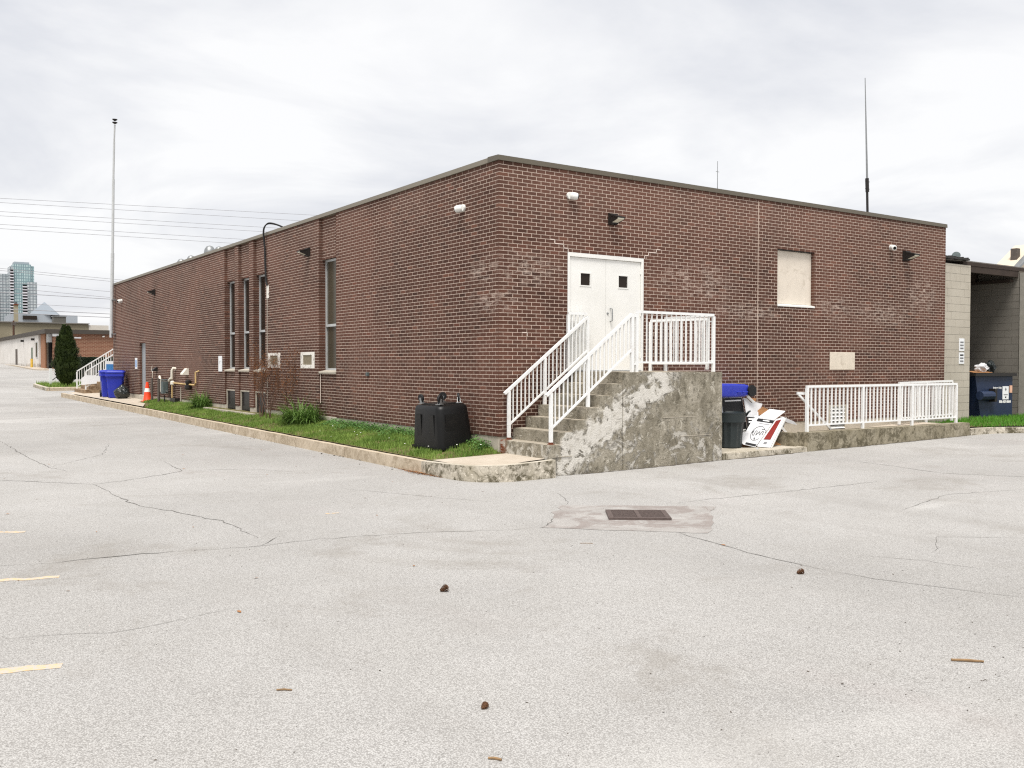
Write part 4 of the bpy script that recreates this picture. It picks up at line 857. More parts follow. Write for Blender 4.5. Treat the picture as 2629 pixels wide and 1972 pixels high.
# two posts guarding the gas meter
for y, lb_ in ((22.95,'grey steel post left of the gas meter beside the cone'),(21.95,'grey steel post directly in front of the gas meter')):
    t = thing('guard_post', lb_, 'post', (-0.30,y,ZB-0.2), 'guard posts by the gas meter'); MB().tube([(-0.30,y,ZB-0.25),(-0.30,y,ZB+0.66)],0.045,12).build('tube', M_post, t, smooth=True); MB().lathe([(0.05,0),(0.05,0.02),(0.02,0.035)],(-0.30,y,ZB+0.66),12).build('cap', M_post, t)
gm = thing('gas_meter', 'grey gas meter with white vent pipes and yellow gas line on the long wall', 'gas meter', (-0.2,21.3,ZB-0.15))
loft([(rrect(0.11,0.15,0.04),z_) for z_ in (0.16,0.60)]).xf(Matrix.Translation((-0.22,21.45,ZB))).build('meter_body', M_gas, gm, smooth=True)
MB().lathe([(0.10,0),(0.15,0.015),(0.15,0.04),(0.06,0.06)],(-0.22,21.45,ZB+0.62),20).build('regulator', M_gas, gm, smooth=True)
MB().tube([(-0.22,21.45,ZB-0.2),(-0.22,21.45,ZB+0.1)],0.022,8).build('riser', M_dark, gm); MB().tube([(-0.2,21.8,ZB+0.25),(-0.2,21.55,ZB+0.22),(-0.2,21.2,ZB+0.25)],0.03,8).build('valve_pipe', M_steel, gm)
MB().tube([(-0.06,22.75,ZB+0.75),(-0.12,22.55,ZB+0.76),(-0.14,22.4,ZB+0.66),(-0.14,22.35,ZB+0.2)],0.045,10).build('vent_pipe', M_pvc, gm, smooth=True)
MB().tube([(0.0,20.75,ZB+1.06),(-0.10,20.75,ZB+1.07),(-0.12,20.78,ZB+1.0),(-0.12,20.82,ZB+0.72),(-0.12,21.0,ZB+0.70),(-0.12,21.2,ZB+0.62)],0.05,10).build('vent_pipe', M_pvc, gm, smooth=True); MB().lathe([(0.03,-0.08),(0.075,-0.05),(0.075,0.05),(0.03,0.08)],(-0.12,20.75,ZB+0.55),14).build('vent_trap', M_pvc, gm, smooth=True)
MB().tube([(-0.08,20.95,ZB-0.05),(-0.08,20.95,ZB+0.50),(-0.08,20.85,ZB+0.55),(-0.08,18.1,ZB+0.53),(-0.08,18.0,ZB+0.6),(-0.08,18.0,ZB+0.95),(0.0,17.85,ZB+1.0)],0.028,8).build('gas_line', M_pipe, gm, smooth=True)
MB().lathe([(0.05,-0.15),(0.12,-0.10),(0.12,0.0),(0.07,0.03),(0.10,0.08),(0.10,0.16),(0.03,0.2)],(-0.1,18.8,ZB+0.5),12).build('gas_regulator', M_dark, gm, smooth=True)
box('electrical_box', M_dark, gm, -0.16,-0.0,20.3,20.9,ZB-0.25,ZB+0.02); box('riser_duct', M_foot, gm, -0.02,0.0,20.05,20.12,ZB-0.1,ZB+0.42)
MB().prism([(-0.0,19.1,z(0.85)),(-0.0,19.1,z(1.08)),(-0.05,19.1,z(1.08)),(-0.20,19.1,z(0.90)),(-0.20,19.1,z(0.85))],(0,0.32,0)).build('dryer_vent', M_pvc, None, label='white hooded dryer vent on the long wall right of the gas meter', cat='vent')
MB().prism([(-0.0,23.35,z(0.95)),(-0.0,23.35,z(1.10)),(-0.04,23.35,z(1.10)),(-0.16,23.35,z(1.0)),(-0.16,23.35,z(0.95))],(0,0.25,0)).build('fresh_air_hood', M_dark, None, label='small dark metal hood on the wall above the orange cone', cat='vent')
MB().tube([(-0.03,24.05,z(1.15)),(-0.05,24.1,z(1.0)),(-0.03,24.0,z(0.9)),(-0.03,24.05,z(0.6)),(-0.03,24.1,z(0.5)),(-0.05,23.95,z(0.4)),(-0.03,23.8,z(0.5))],0.012,6).build('loose_wire', M_pvc, None, label='thin white wire hanging on the wall above the cone', cat='wire')
# window well kerb
wk = rough_block('window_well_kerb', -0.30,-0.20, 11.75,16.4, ZB-0.4, ZB-0.13, M_foot, None, 0.004, 0.5); tag(wk, 'low concrete kerb edging the basement window well', 'kerb'); rough_block('end', -0.199,0.02,11.70,11.80,ZB-0.4,ZB-0.128,M_foot,wk,0.003)
MB().quad((-0.2,11.8,ZB-0.33),(0.05,11.8,ZB-0.33),(0.05,16.4,ZB-0.33),(-0.2,16.4,ZB-0.33)).build('well_floor', M_soil, None, kind='structure')
# ---------------------------------------------------------------- plants
def clump(label, x, y, n, h, rad):
    z0 = lawn_z(x,y); t = thing('daylily_clump', label, 'plant', (x,y,z0), 'leafy clumps along the wall'); m = MB()
    for k in range(n):
        a = random.uniform(0,6.283); r0 = rad*math.sqrt(random.random())*0.75; bx, by = x+math.cos(a)*r0*0.45, y+math.sin(a)*r0
        bx = min(bx, -0.06); L_ = h*random.uniform(0.55,1.35)*(1.1-0.35*r0/rad); a2 = a+random.gauss(0,0.8); th = R(random.uniform(58,92)-28*r0/rad); bend = R(random.uniform(35,150)); w = random.uniform(0.008,0.017)
        p = Vector((bx,by,z0)); pts = [p.copy()]
        for s_ in range(7):
            e = th-bend*((s_+0.5)/7)**1.6; p = p+Vector((math.cos(a2)*math.cos(e),math.sin(a2)*math.cos(e),math.sin(e)))*L_/7
            if p.x > -0.012: p.x = -0.012
            p.z = max(p.z, z0+0.01); pts.append(p.copy())
        sd = Vector((-math.sin(a2),math.cos(a2),0)); b0 = len(m.v)
        for i, p in enumerate(pts):
            ww = w*(1-(i/7)**2.2*0.97); m.v += [tuple(p-sd*ww), tuple(p+sd*ww)]
        m.f += [(b0+2*i,b0+2*i+1,b0+2*i+3,b0+2*i+2) for i in range(7)]
    m.build('leaves', M_lily, t); return t
clump('small leafy green clump left of the basement windows', -0.22,16.9,300,0.62,0.50); clump('large leafy green clump right of the bare shrub', -0.34,8.1,560,0.66,0.85)
sh = thing('bare_shrub', 'bare reddish multi-stemmed shrub in front of the basement windows', 'shrub', (-0.28,10.7,ZB-0.2)); mw, mbud = MB(), MB()
def twig(p, d, L_, r_, lev):
    pts = [p]; q = p.copy(); dd = d.copy()
    for i in range(4):
        dd = (dd + Vector((random.gauss(0,.13),random.gauss(0,.16),random.gauss(0.04,.08)))).normalized(); q = q+dd*L_/4; q.x = min(q.x,-0.03); pts.append(q.copy())
    mw.tube(pts, [r_*(1-0.17*i) for i in range(5)], 5 if lev < 2 else 3, cap=False)
    if lev >= 2:
        for _ in range(4):
            w_ = random.choice(pts[1:]) + Vector((random.gauss(0,.02),random.gauss(0,.03),random.gauss(0,.03))); n = Vector((random.gauss(0,1),random.gauss(0,1),random.gauss(0,1))).normalized(); u = n.orthogonal().normalized(); v = n.cross(u); s_ = random.uniform(0.010,0.022); mbud.quad(w_-u*s_,w_-v*s_*.5,w_+u*s_,w_+v*s_*.5)
    if lev < 3:
        for k in range((4,4,3)[lev]):
            i = random.choice((1,2,3,4,4)); a = random.uniform(0,6.28); nd = (dd*0.9+Vector((math.cos(a)*.45,math.sin(a)*.75,0.25+random.random()*.3))).normalized(); twig(pts[i], nd, L_*random.uniform(.5,.75), r_*0.55, lev+1)
for by, n in ((11.05,5),(10.4,5),(9.4,3)):
    for k in range(n): twig(Vector((-0.28+random.gauss(0,.04),by+random.gauss(0,.1),lawn_z(-.3,by)-0.02)), Vector((random.gauss(-.08,.1),random.gauss(0,.30),1)).normalized(), random.uniform(0.75,1.05), 0.012, 0)
mw.build('branches', M_twig, sh); mbud.build('buds', M_bud, sh)
# ---------------------------------------------------------------- rubbish on the slab
SZ = z(-0.385)
rbn = thing('refuse_bin', 'dark grey fluted round refuse bin at the left of the rubbish pile', 'bin', (5.02,-0.62,SZ)); fl = lambda a, zz: 1+0.035*math.cos(a*14)
b = Matrix.Translation((5.02,-0.62,SZ))
MB().lathe([(0.22,0.0),(0.245,0.02),(0.26,0.25),(0.285,0.50),(0.29,0.52)],(0,0,0),56,mod=fl).xf(b).build('fluted_body', M_bin, rbn, smooth=True)
MB().lathe([(0.29,0.50),(0.325,0.51),(0.335,0.66),(0.345,0.69),(0.32,0.70),(0.30,0.66),(0.27,0.5),(0.23,0.06),(0.01,0.05)],(0,0,0),36,cap=False).xf(b).build('rim', M_bin, rbn, smooth=True)
MB().tube([(0.22,-0.25,0.62),(0.20,-0.33,0.70),(0.28,-0.30,0.72),(0.32,-0.22,0.70),(0.31,-0.16,0.62)],0.016).xf(b).build('handle', M_bin, rbn)
def slab4(pts, th, name, mat, parent):
    p = [Vector(q) for q in pts]; n = (p[1]-p[0]).cross(p[2]-p[0]).normalized(); return MB().prism(p, n*th).build(name, mat, parent)
def onp(o, a, b, c_, d, u0, u1, v0, v1, mat, name, off=-0.003, th=0.002):      # a mark laid on the quad o..: corners bl, br, tr, tl
    bl, br, tr, tl = (Vector(q) for q in (a,b,c_,d)); f = lambda u, v: (bl*(1-u)+br*u)*(1-v)+(tl*(1-u)+tr*u)*v
    n = (br-bl).cross(tl-bl).normalized(); q = [f(u0,v0)+n*(-off), f(u1,v0)+n*(-off), f(u1,v1)+n*(-off), f(u0,v1)+n*(-off)]
    return MB().prism(q, n*th).build(name, mat, o)
# tall printed carton behind the bin
b1 = thing('printed_carton', 'tall black and white printed carton leaning behind the refuse bin', 'box', (5.3,-0.2,SZ))
Q = [(4.72,-0.40,z(-0.30)),(5.82,-0.42,z(-0.16)),(5.714,-0.34,z(0.582)),(4.70,-0.32,z(0.582))]; D = Vector((0.03,0.20,0.0))
MB().prism(Q, D).build('carton', M_cardw, b1)
onp(b1,*Q,0.42,0.985,0.02,0.985,M_cardb,'black_panel'); onp(b1,*Q,0.05,0.40,0.86,0.97,M_cardb,'black_band'); onp(b1,*Q,0.02,0.40,0.05,0.82,M_gink,'grey_panel')
for v in (0.90,0.05,0.11): onp(b1,*Q,0.50,0.95,v,v+0.035,M_wink,'print_line',-0.006)
# white side panel, torn open, with cardboard showing
tp = thing('torn_carton', 'torn white carton with raw brown cardboard showing in the middle of the pile', 'box', (6.0,-0.35,SZ))
T = [(5.72,-0.37,z(0.575)),(5.834,-0.37,z(0.552)),(5.964,-0.37,z(0.461)),(6.095,-0.37,z(0.481)),(6.301,-0.37,z(0.437)),(6.238,-0.39,z(0.356)),(6.124,-0.41,z(0.304)),(6.034,-0.50,z(0.167)),(5.83,-0.56,z(0.048)),(5.70,-0.56,z(-0.108))]
MB().prism(T, (0.02,0.03,0)).build('torn_side', M_cardw, tp)
MB().prism([(5.868,-0.33,z(0.573)),(6.162,-0.33,z(0.545)),(6.10,-0.33,z(0.44)),(6.015,-0.33,z(0.40)),(5.88,-0.33,z(0.45))],(0.02,0.02,0)).build('brown_flap', M_card, tp); MB().prism([(6.04,-0.44,z(0.20)),(6.10,-0.42,z(0.305)),(6.257,-0.42,z(0.379)),(6.417,-0.42,z(0.32)),(6.35,-0.44,z(0.25))],(0.02,0.02,0)).build('brown_flap', M_card, tp)
K = [(5.60,-0.60,z(-0.20)),(5.90,-0.62,z(-0.05)),(5.95,-0.57,z(0.165)),(5.66,-0.52,z(0.195))]; slab4(K,0.01,'dark_side',M_cardb,tp)
for v in (0.84,0.68): onp(tp,*K,0.10,0.95,v,v+0.08,M_wink,'print_line',-0.014)
MB().prism([(5.30,-0.72,SZ+0.005),(5.40,-0.80,SZ+0.005),(5.60,-0.62,z(-0.13)),(5.42,-0.55,z(-0.28))],(0.03,0.05,0)).build('lower_fold', M_card, tp); MB().prism([(5.229,-0.70,z(-0.097)),(5.456,-0.72,z(-0.11)),(5.24,-0.74,z(-0.255))],(0.01,0.01,0.01)).build('white_fold', M_cardw, tp)
# carton with the script emblem, lying tilted
lc = thing('emblem_carton', 'tilted white carton printed with a black script emblem in an oval', 'box', (5.9,-0.8,SZ))
E_ = [(5.194,-0.85,z(-0.319)),(5.446,-0.93,z(-0.378)),(6.259,-0.72,z(0.116)),(5.879,-0.62,z(0.167))]
MB().prism(E_, (0.02,0.10,0.05)).build('carton', M_cardw, lc)
onp(lc,*E_,0.0,1.0,0.88,0.985,M_cardb,'black_band'); onp(lc,*E_,0.35,0.75,0.915,0.95,M_wink,'print_line',-0.006); onp(lc,*E_,0.25,0.9,0.81,0.82,M_gink,'print_line'); onp(lc,*E_,0.1,0.95,0.02,0.09,M_cardb,'black_band')
bl, br, tr, tl = (Vector(q) for q in E_); ff = lambda u, v: (bl*(1-u)+br*u)*(1-v)+(tl*(1-u)+tr*u)*v; nn = (br-bl).cross(tl-bl).normalized()
def stroke(uv, r_, nm, mt): MB().tube([ff(u,v)+nn*0.003 for u, v in uv], r_, 5).build(nm, mt, lc)
stroke([(0.5+0.40*math.cos(R(a)),0.46+0.26*math.sin(R(a))) for a in range(40,330,14)],0.004,'oval',M_ink)
stroke([(0.12+0.78*t+0.03*math.sin(t*37),0.44+0.10*math.sin(t*24)*(1-0.4*t)+0.06*t) for t in [k/44 for k in range(45)]],0.0045,'script',M_ink); stroke([(0.62,0.62),(0.75,0.63),(0.95,0.60),(0.98,0.52)],0.005,'script',M_ink); stroke([(0.45,0.27),(0.52,0.30),(0.56,0.25),(0.50,0.24)],0.006,'script',M_ink)
MB().prism([(5.885,-0.615,z(0.172)),(6.262,-0.715,z(0.121)),(6.713,-0.62,z(0.275)),(6.355,-0.52,z(0.325))],(0.0,0.008,0.012)).build('lid_flap', M_cardw, lc); MB().prism([(6.27,-0.70,z(0.11)),(6.70,-0.61,z(0.265)),(6.60,-0.58,z(0.20)),(6.35,-0.64,z(0.06))],(0,0.01,0)).build('brown_edge', M_card, lc)
# red board in a white frame
rd = thing('red_framed_board', 'red board in a white frame leaning against the pile', 'board', (6.0,-0.95,SZ))
F_ = [(5.50,-0.935,z(-0.368)),(5.641,-1.14,z(-0.38)),(6.407,-0.85,z(0.160)),(6.289,-0.730,z(0.114))]; MB().prism(F_, (0.03,0.03,0.02)).build('frame', M_cardw, rd); onp(rd,*F_,0.10,0.68,0.26,0.97,M_red,'red_panel'); onp(rd,*F_,0.30,0.55,0.10,0.18,M_gink,'grey_stamp')
slab4([(5.641,-1.15,z(-0.38)),(5.70,-1.13,z(-0.38)),(6.465,-0.85,z(0.171)),(6.395,-0.87,z(0.168))],0.012,'edge_strip',M_white,rd)
# flattened brown carton and a grey board sliding off the pile
MB().prism([(6.02,-0.78,SZ+0.005),(6.55,-0.92,SZ+0.005),(6.78,-0.60,SZ+0.16),(6.30,-0.48,SZ+0.20)],(0.005,0.01,0.012)).build('flattened_carton', M_card, None, label='flattened brown carton lying behind the red framed board', cat='cardboard')
MB().prism([(6.26,-0.60,SZ+0.02),(6.42,-0.70,SZ+0.02),(6.86,-0.52,z(0.10)),(6.74,-0.44,z(0.13))],(0.01,0.02,0.01)).build('grey_board', M_gink, None, label='narrow grey board leaning right of the cartons', cat='board')
# broken white timber
for lb_, a_, b_2 in (('white timber strip leaning from the top of the pile against the wall', (5.86,-0.35,z(0.60)),(6.36,-0.35,z(0.27))), ('white timber strip standing on the slab right of the pile', (6.52,-0.62,z(0.02)),(6.92,-0.62,z(-0.31)))):
    m = MB().bar(a_, b_2, 0.02, 0.055); m.build('broken_timber', M_white, None, label=lb_, cat='timber', group='broken timber in the rubbish')
MB().prism([(6.50,-0.66,z(0.17)),(6.62,-0.66,z(0.16)),(6.95,-0.66,z(0.06)),(7.05,-0.66,z(-0.01)),(6.90,-0.66,z(0.01)),(6.70,-0.66,z(0.06))],(0,0.025,0.01)).build('foam_scrap', M_cardw, None, label='pointed white foam scrap sticking out right of the pile', cat='scrap')
rough_block('paving_slab', 6.0,6.9,-0.55,-0.15,SZ-0.02,SZ+0.055,M_rampw,None,0.004,0.4); tag(bpy.data.objects['paving_slab'], 'loose concrete slab lying behind the rubbish by the wall', 'slab')
MB().cbox((5.22,-1.18,SZ+0.012),(0.07,0.05,0.02),Matrix.Rotation(0.5,3,'Z')).build('paper_scrap', M_cardw, None, label='white paper scrap in front of the refuse bin', cat='scrap')
# blue bin lying on its side on top
fb = thing('fallen_blue_bin', 'blue wheeled bin lying on its side on top of the cartons', 'bin', (5.2,-0.24,z(0.585)))
fm = Matrix.Translation((5.80,-0.27,z(0.725))) @ Matrix(((0,0,-1,0),(1,0,0,0),(0,1,0,0),(0,0,0,1)))
loft([(rrect(a,b,0.045),z_) for a,b,z_ in ((0.17,0.105,0.0),(0.19,0.11,0.03),(0.19,0.11,0.10),(0.215,0.125,0.13),(0.22,0.13,0.34),(0.24,0.137,0.42),(0.25,0.137,1.0),(0.25,0.137,1.06))]).xf(fm).build('body', M_blue, fb, smooth=True)
for zz in (0.11, 0.30): MB().tube([(-0.228,-0.03,zz),(-0.25,-0.03,zz+0.01),(-0.25,-0.03,zz+0.12),(-0.228,-0.03,zz+0.13)],0.012).xf(fm).build('grip_rib', M_blue, fb)
for s_ in (-1,1): MB().lathe([(0.04,-0.025),(0.115,-0.025),(0.122,0),(0.115,0.025),(0.04,0.025)], (s_*0.21,-0.01,-0.05), 24, Matrix.Rotation(R(90),3,'Y')).xf(fm).build('wheel', M_black, fb, smooth=True)
MB().tube([(-0.2,-0.01,-0.05),(0.2,-0.01,-0.05)],0.012).xf(fm).build('axle', M_steel, fb)
# ================================================================ far end of the long wall
fs_ = thing('far_steps', 'brown-stained concrete steps beyond the far end of the long wall', 'steps', (0.5,35.6,gz(0,35.6)))
M_fst = concrete('stained_concrete', lin(134,112,88), lin(164,144,120), lin(92,72,54), 0.8)
g0 = gz(0,35)+0.2
for k in range(8): MB().box(-0.72+0.29*k,-0.43+0.29*k if k < 7 else 4.0,34.3+0.002*k,36.85,0.05,g0+0.19*(k+1)).build('step' if k < 7 else 'landing', M_fst, fs_, bevel=0.012)
for y, lb_ in ((34.42,'near white railing of the far steps'),(36.72,'outer white railing of the far steps')):
    r = thing('far_stair_railing', lb_, 'railing', (0.4,y,g0), 'railings on the far steps')
    zb = lambda x: g0+0.19+(x+0.62)*0.66
    railing(r, (-0.62,y,zb(-0.62)), (1.42,y,zb(1.42)), 0.88, [(0.0,0.0),(0.33,0.05),(0.66,0.05),(1.0,0.05)], 0.10, 0.13, rail=0.05, post=0.055, pick=(0.022,0.022)); railing(r, (1.42,y,zb(1.42)), (3.9,y,zb(1.42)), 0.88, [(1.0,0.0)], 0.1, 0.14, rail=0.05)
bn = thing('white_banner', 'blank white banner tied to the lower end of the far railing', 'banner', (-0.1,34.36,g0+0.4))
MB().prism([(-0.82,34.375,g0+0.42),(0.12,34.375,g0+0.50),(0.12,34.375,g0+0.85),(-0.62,34.375,g0+0.88),(-0.82,34.375,g0+0.72)],(0,-0.012,0)).build('sheet', M_sign, bn)
sg = thing('railing_notice', 'white notice with blue print hung on the far railing', 'sign', (0.45,34.35,g0+0.95)); box('plate', M_sign, sg, 0.22,0.66,34.34,34.355,g0+1.05,g0+1.55); box('print', M_signb, sg, 0.28,0.60,34.335,34.34,g0+1.12,g0+1.40)
# planting bed with cedar
bk = bpy.data.objects.new('bed_kerb', None); _link(bk, None, (0,44,0)); tag(bk, kind='structure')
kerb_piece([(2.4,42.9),(0.6,42.6),(-0.4,42.4),(-1.2,42.3)], 0.2,0.2,M_kerb,parent=bk); kerb_piece([(-1.206,42.31),(-1.25,44),(-1.2,47.6),(-0.6,49)],0.2,0.2,M_kerb2,parent=bk)
m = MB(); m.quad(*[(x,y,gz(x,y)+0.17) for x, y in ((-1.08,42.45),(-0.4,42.55),(0.6,42.75),(2.4,43.05),(3.0,49),(-0.5,49),(-1.08,47.5))]); m.build('bed_soil', M_soil, kind='structure')
sp = []
for k in range(2600):
    x, y = random.uniform(-1.05,2.2), random.uniform(42.7,48); sp.append((x,y,gz(x,y)+0.16))
blades('bed_grass', sp, M_grass, (0.08,0.28), 0.014, 'tufts of green leaves in the planting bed under the cedar', 'grass')
wg = thing('white_rail_stub', 'short white pipe rail standing in the planting bed left of the cedar', 'rail', (-0.3,46.0,gz(0,46)))
for x, y in ((-0.50,46.0),(-0.42,46.6)): MB().cbox((x,y,gz(x,y)+0.62),(0.14,0.14,1.0)).build('post', M_wrail, wg)
MB().bar((-0.5,46.0,gz(0,46)+1.08),(0.3,46.2,gz(0,46)+1.02),0.05,0.06).build('rail', M_wrail, wg); MB().bar((-0.4,46.05,gz(0,46)+0.45),(0.3,46.2,gz(0,46)+1.0),0.04,0.05).build('brace', M_steel, wg); MB().cbox((0.02,46.1,gz(0,46)+0.78),(0.04,0.04,0.5)).build('post', M_wrail, wg)
def conifer(label, x, y, z0, tips, name='cedar_tree', mat=M_cedar, n=5200):
    t = thing(name, label, 'tree', (x,y,z0)); m = MB(); MB().tube([(x,y,z0),(x,y,z0+1.2)],[0.07,0.04],8).build('trunk', M_twig, t)
    for (ox, oy, h, rad, w) in tips:
        for k in range(int(n*w)):
            u = random.random()**0.8; zz = h*(0.04+0.96*u); prof = rad*(1-u)**0.85*min(1,0.16+u*2.3)*1.30*(1+0.22*mnoise.noise(Vector((ox*3,zz*3.2,1.7))))
            a = random.uniform(0,6.283); rr = prof*(0.62+0.42*random.random())*(1+0.34*mnoise.noise(Vector((math.cos(a)*2.4,math.sin(a)*2.4,zz*3.5)))); p = Vector((x+ox*(0.4+0.6*u)+math.cos(a)*rr, y+oy+math.sin(a)*rr, z0+zz))
            d = Vector((math.cos(a)*0.5,math.sin(a)*0.5,1+random.gauss(0,.25))).normalized(); sd = d.cross(Vector((math.cos(a),math.sin(a),random.gauss(0,.5)))).normalized(); s_ = random.uniform(0.06,0.22); w_ = s_*0.30
            m.quad(p, p+d*s_*0.5+sd*w_, p+d*s_, p+d*s_*0.5-sd*w_)
    m.build('crown', mat, t); return t
conifer('dark green cedar with twin pointed tops beside the far steps', 0.06,44.0,gz(0,44)+0.1,[(-0.14,0,3.42,0.74,0.44),(0.10,0.05,3.36,0.80,0.44),(-0.46,-0.1,2.75,0.44,0.24)], n=11000)
hd = thing('hedge', 'dense dark clipped hedge between the cedar and the far steps', 'hedge', (4.0,60,gz(4,60))); m = MB()
for k in range(9000):
    f_ = random.random(); x = random.uniform(2.6,8.0); zz = random.uniform(0,1.55); y = 59.4
    if f_ > 0.7: y = random.uniform(59.4,60.6); zz = 1.55+0.06*mnoise.noise(Vector((x*2,y,0)))
    p = Vector((x,y+random.gauss(0,.05),gz(4,60)+zz)); n = Vector((random.gauss(0,.7),-1,random.gauss(0,.7))).normalized(); u = n.orthogonal().normalized(); v = n.cross(u); s_ = random.uniform(.04,.09); m.quad(p-u*s_,p-v*s_*.6,p+u*s_,p+v*s_*.6)
m.build('foliage', M_hedge, hd); box('core', simple('hedge_core', lin(14,20,12),0.95), hd, 2.65,8.0,59.45,60.55,gz(4,60)-0.2,gz(4,60)+1.5)
# ================================================================ buildings to the left
wb = thing('white_warehouse', 'long white-painted workshop with brown brick end wall and dark roof edge', 'building', (8,100,1.4)); b0 = 1.35; t0 = z(4.42)
g = G('white_block_paint'); wc = g.ramp(g.noise(0.5,5,0.6),[(0.3,lin(206,202,196)),(0.7,lin(222,218,213))]); wc = g.mix(g.rng(g.noise(1.6,6,0.75,v=g.map(g.pos,scale=(1,1,0.15))),0.58,0.7,0,0.5),wc,lin(150,120,100)); wc = g.mix(g.math('MULTIPLY',g.rng(g.xyz()[2],1.9,1.5),g.rng(g.noise(2,5),0.4,0.6)),wc,lin(140,128,114)); M_wblk = g.fin(wc,0.9,0.2)
g = G('far_brick'); br_ = N(g.t,'ShaderNodeTexBrick'); g.L(g.map(g.pos,rot=(R(90),0,0)),br_.inputs['Vector']); br_.inputs['Color1'].default_value = lin(112,74,58); br_.inputs['Color2'].default_value = lin(128,88,70); br_.inputs['Mortar'].default_value = lin(150,122,102); br_.inputs['Scale'].default_value = 1.0; br_.inputs['Brick Width'].default_value = 0.4; br_.inputs['Row Height'].default_value = 0.13; br_.inputs['Mortar Size'].default_value = 0.02; M_fbr = g.fin(br_.outputs[0],0.9,0.2)
box('wall', M_wblk, wb, 4.5,20,89.3,136,b0-0.5,t0-0.35); box('end_wall', M_fbr, wb, 5.05,20,84.0,89.29,b0-0.5,t0-0.35); box('pier', simple('orange_brick', lin(150,108,82),0.9,0.1,12), wb, 4.6,5.04,85.9,88.6,b0-0.5,t0-0.35)
box('entrance', M_gdk, wb, 4.72,5.03,84.5,85.85,b0,t0-1.2); box('entrance_panel', M_alu, wb, 4.72,5.03,84.5,85.85,t0-1.18,t0-0.36)
m = MB(); m.box(4.3,20.3,83.7,136.3,t0-0.35,t0+0.05); m.build('roof_fascia', simple('dark_fascia', lin(66,60,54),0.6,0.08,1), wb)
for y0,y1,h,mt in ((93.4,94.4,2.05,simple('green_door', lin(112,122,108),0.6)),(105.9,107.5,2.05,M_post)): box('door', mt, wb, 4.46,4.499,y0,y1,b0,b0+h)
w_ = box('window', M_alu, wb, 4.45,4.499,89.7,91.0,b0+1.0,b0+2.6); 
for q in range(3): box('pane', M_glass, w_, 4.44,4.449,89.8+0.4*q,90.1+0.4*q,b0+1.1,b0+2.5)
for y in (92.2, 100.5): MB().cbox((4.35,y,t0-0.75),(0.3,0.25,0.22)).build('lamp', M_dark, wb)
box('lit_sign', M_sign, wb, 5.0,6.3,83.9,83.99,t0-0.62,t0-0.37); box('lamp', M_sign, wb, 6.9,7.5,83.9,83.99,t0-0.78,t0-0.66)
MB().lathe([(0.12,0),(0.14,0.1),(0.05,0.14)],(9.5,83.93,t0-0.62),10).build('lamp', M_white, wb)
box('window', M_gdk, wb, 12.2,14.5,83.95,83.99,b0+1.0,b0+2.8)
box('sandwich_sign', M_sign, None, 5.3,5.75,83.3,83.4,b0+0.55,b0+1.3, label='small white notice board before the brown brick end wall', cat='sign')
MB().tube([(4.2,91.8,b0),(4.2,91.8,b0+0.9)],0.12,8).build('yellow_bollard', simple('bollard_yellow', lin(206,170,70),0.6), None, label='yellow bollard before the white wall', cat='bollard')
kf = bpy.data.objects.new('far_kerb', None); _link(kf, None, (3.5,95,1)); tag(kf, kind='structure'); kerb_piece([(12,82.6),(5.0,82.7),(3.7,83.0),(3.4,84.5),(3.4,100),(3.4,150)],0.14,0.14,M_pad,parent=kf); 
m = MB(); m.quad(*[(x,y,gz(x,y)+0.13) for x, y in ((3.5,84),(12,82.7),(12,84.2),(4.6,89),(4.6,150),(3.5,150))]); m.build('far_pavement', M_pad, kind='structure')
pl = thing('utility_pole', 'brown timber pole rising from the roof edge of the white workshop', 'pole', (5.0,114,t0+0.05)); MB().tube([(5.0,114,t0+0.05),(5.0,114,t0+2.0)],[0.13,0.10],10).build('pole', simple('pole_wood', lin(82,58,46),0.9,0.2,5), pl); MB().cbox((5.0,114,t0+1.6),(0.5,0.3,0.35)).build('transformer', M_post, pl)
tn_ = thing('tan_warehouse', 'large tan flat-roofed warehouse behind the white workshop', 'building', (30,150,0)); M_tan = simple('tan_siding', lin(136,128,108),0.85,0.06,0.4)
box('wall', M_tan, tn_, -40,17.6,138,165,0,z(7.1)); box('end_bay', simple('pale_siding', lin(196,190,180),0.85,0.04,0.4), tn_, 17.61,20.4,137.9,160,0,z(7.0)); box('coping', simple('grey_coping', lin(120,116,110),0.7), tn_, -40.2,17.7,137.7,165.2,z(7.11),z(7.25))
for x, y, w_2, h_2, mt in ((7.2,137.5,1.2,0.8,M_sign),(12.0,137.5,1.8,1.4,M_glass2)): box('window', mt, tn_, x,x+w_2,y,y+0.4,z(4.4),z(4.4)+h_2)
ch = thing('chimney', 'square tan brick chimney rising behind the tan warehouse', 'chimney', (8.7,150,z(7.3))); box('shaft', simple('chimney_brick', lin(150,142,120),0.9,0.08,3), ch, 9.2,9.8,152,152.6,z(7.3),z(10.4)); box('cap', M_rust, ch, 9.15,9.85,151.9,152.7,z(10.4),z(10.55)); MB().lathe([(0.2,0),(0.25,0.25),(0.1,0.4)],(9.5,152.3,z(10.55)),12).build('pot', M_dark, ch)
hv = thing('roof_unit', 'dark rooftop air-conditioning unit on the tan warehouse', 'roof unit', (14.6,141,z(7.5))); box('casing', simple('hvac_grey', lin(92,90,84),0.6,0.1), hv, 13.2,14.9,140.5,142,z(7.26),z(8.25)); box('cap', M_steel, hv, 13.1,15.0,140.4,142.1,z(8.26),z(8.36))
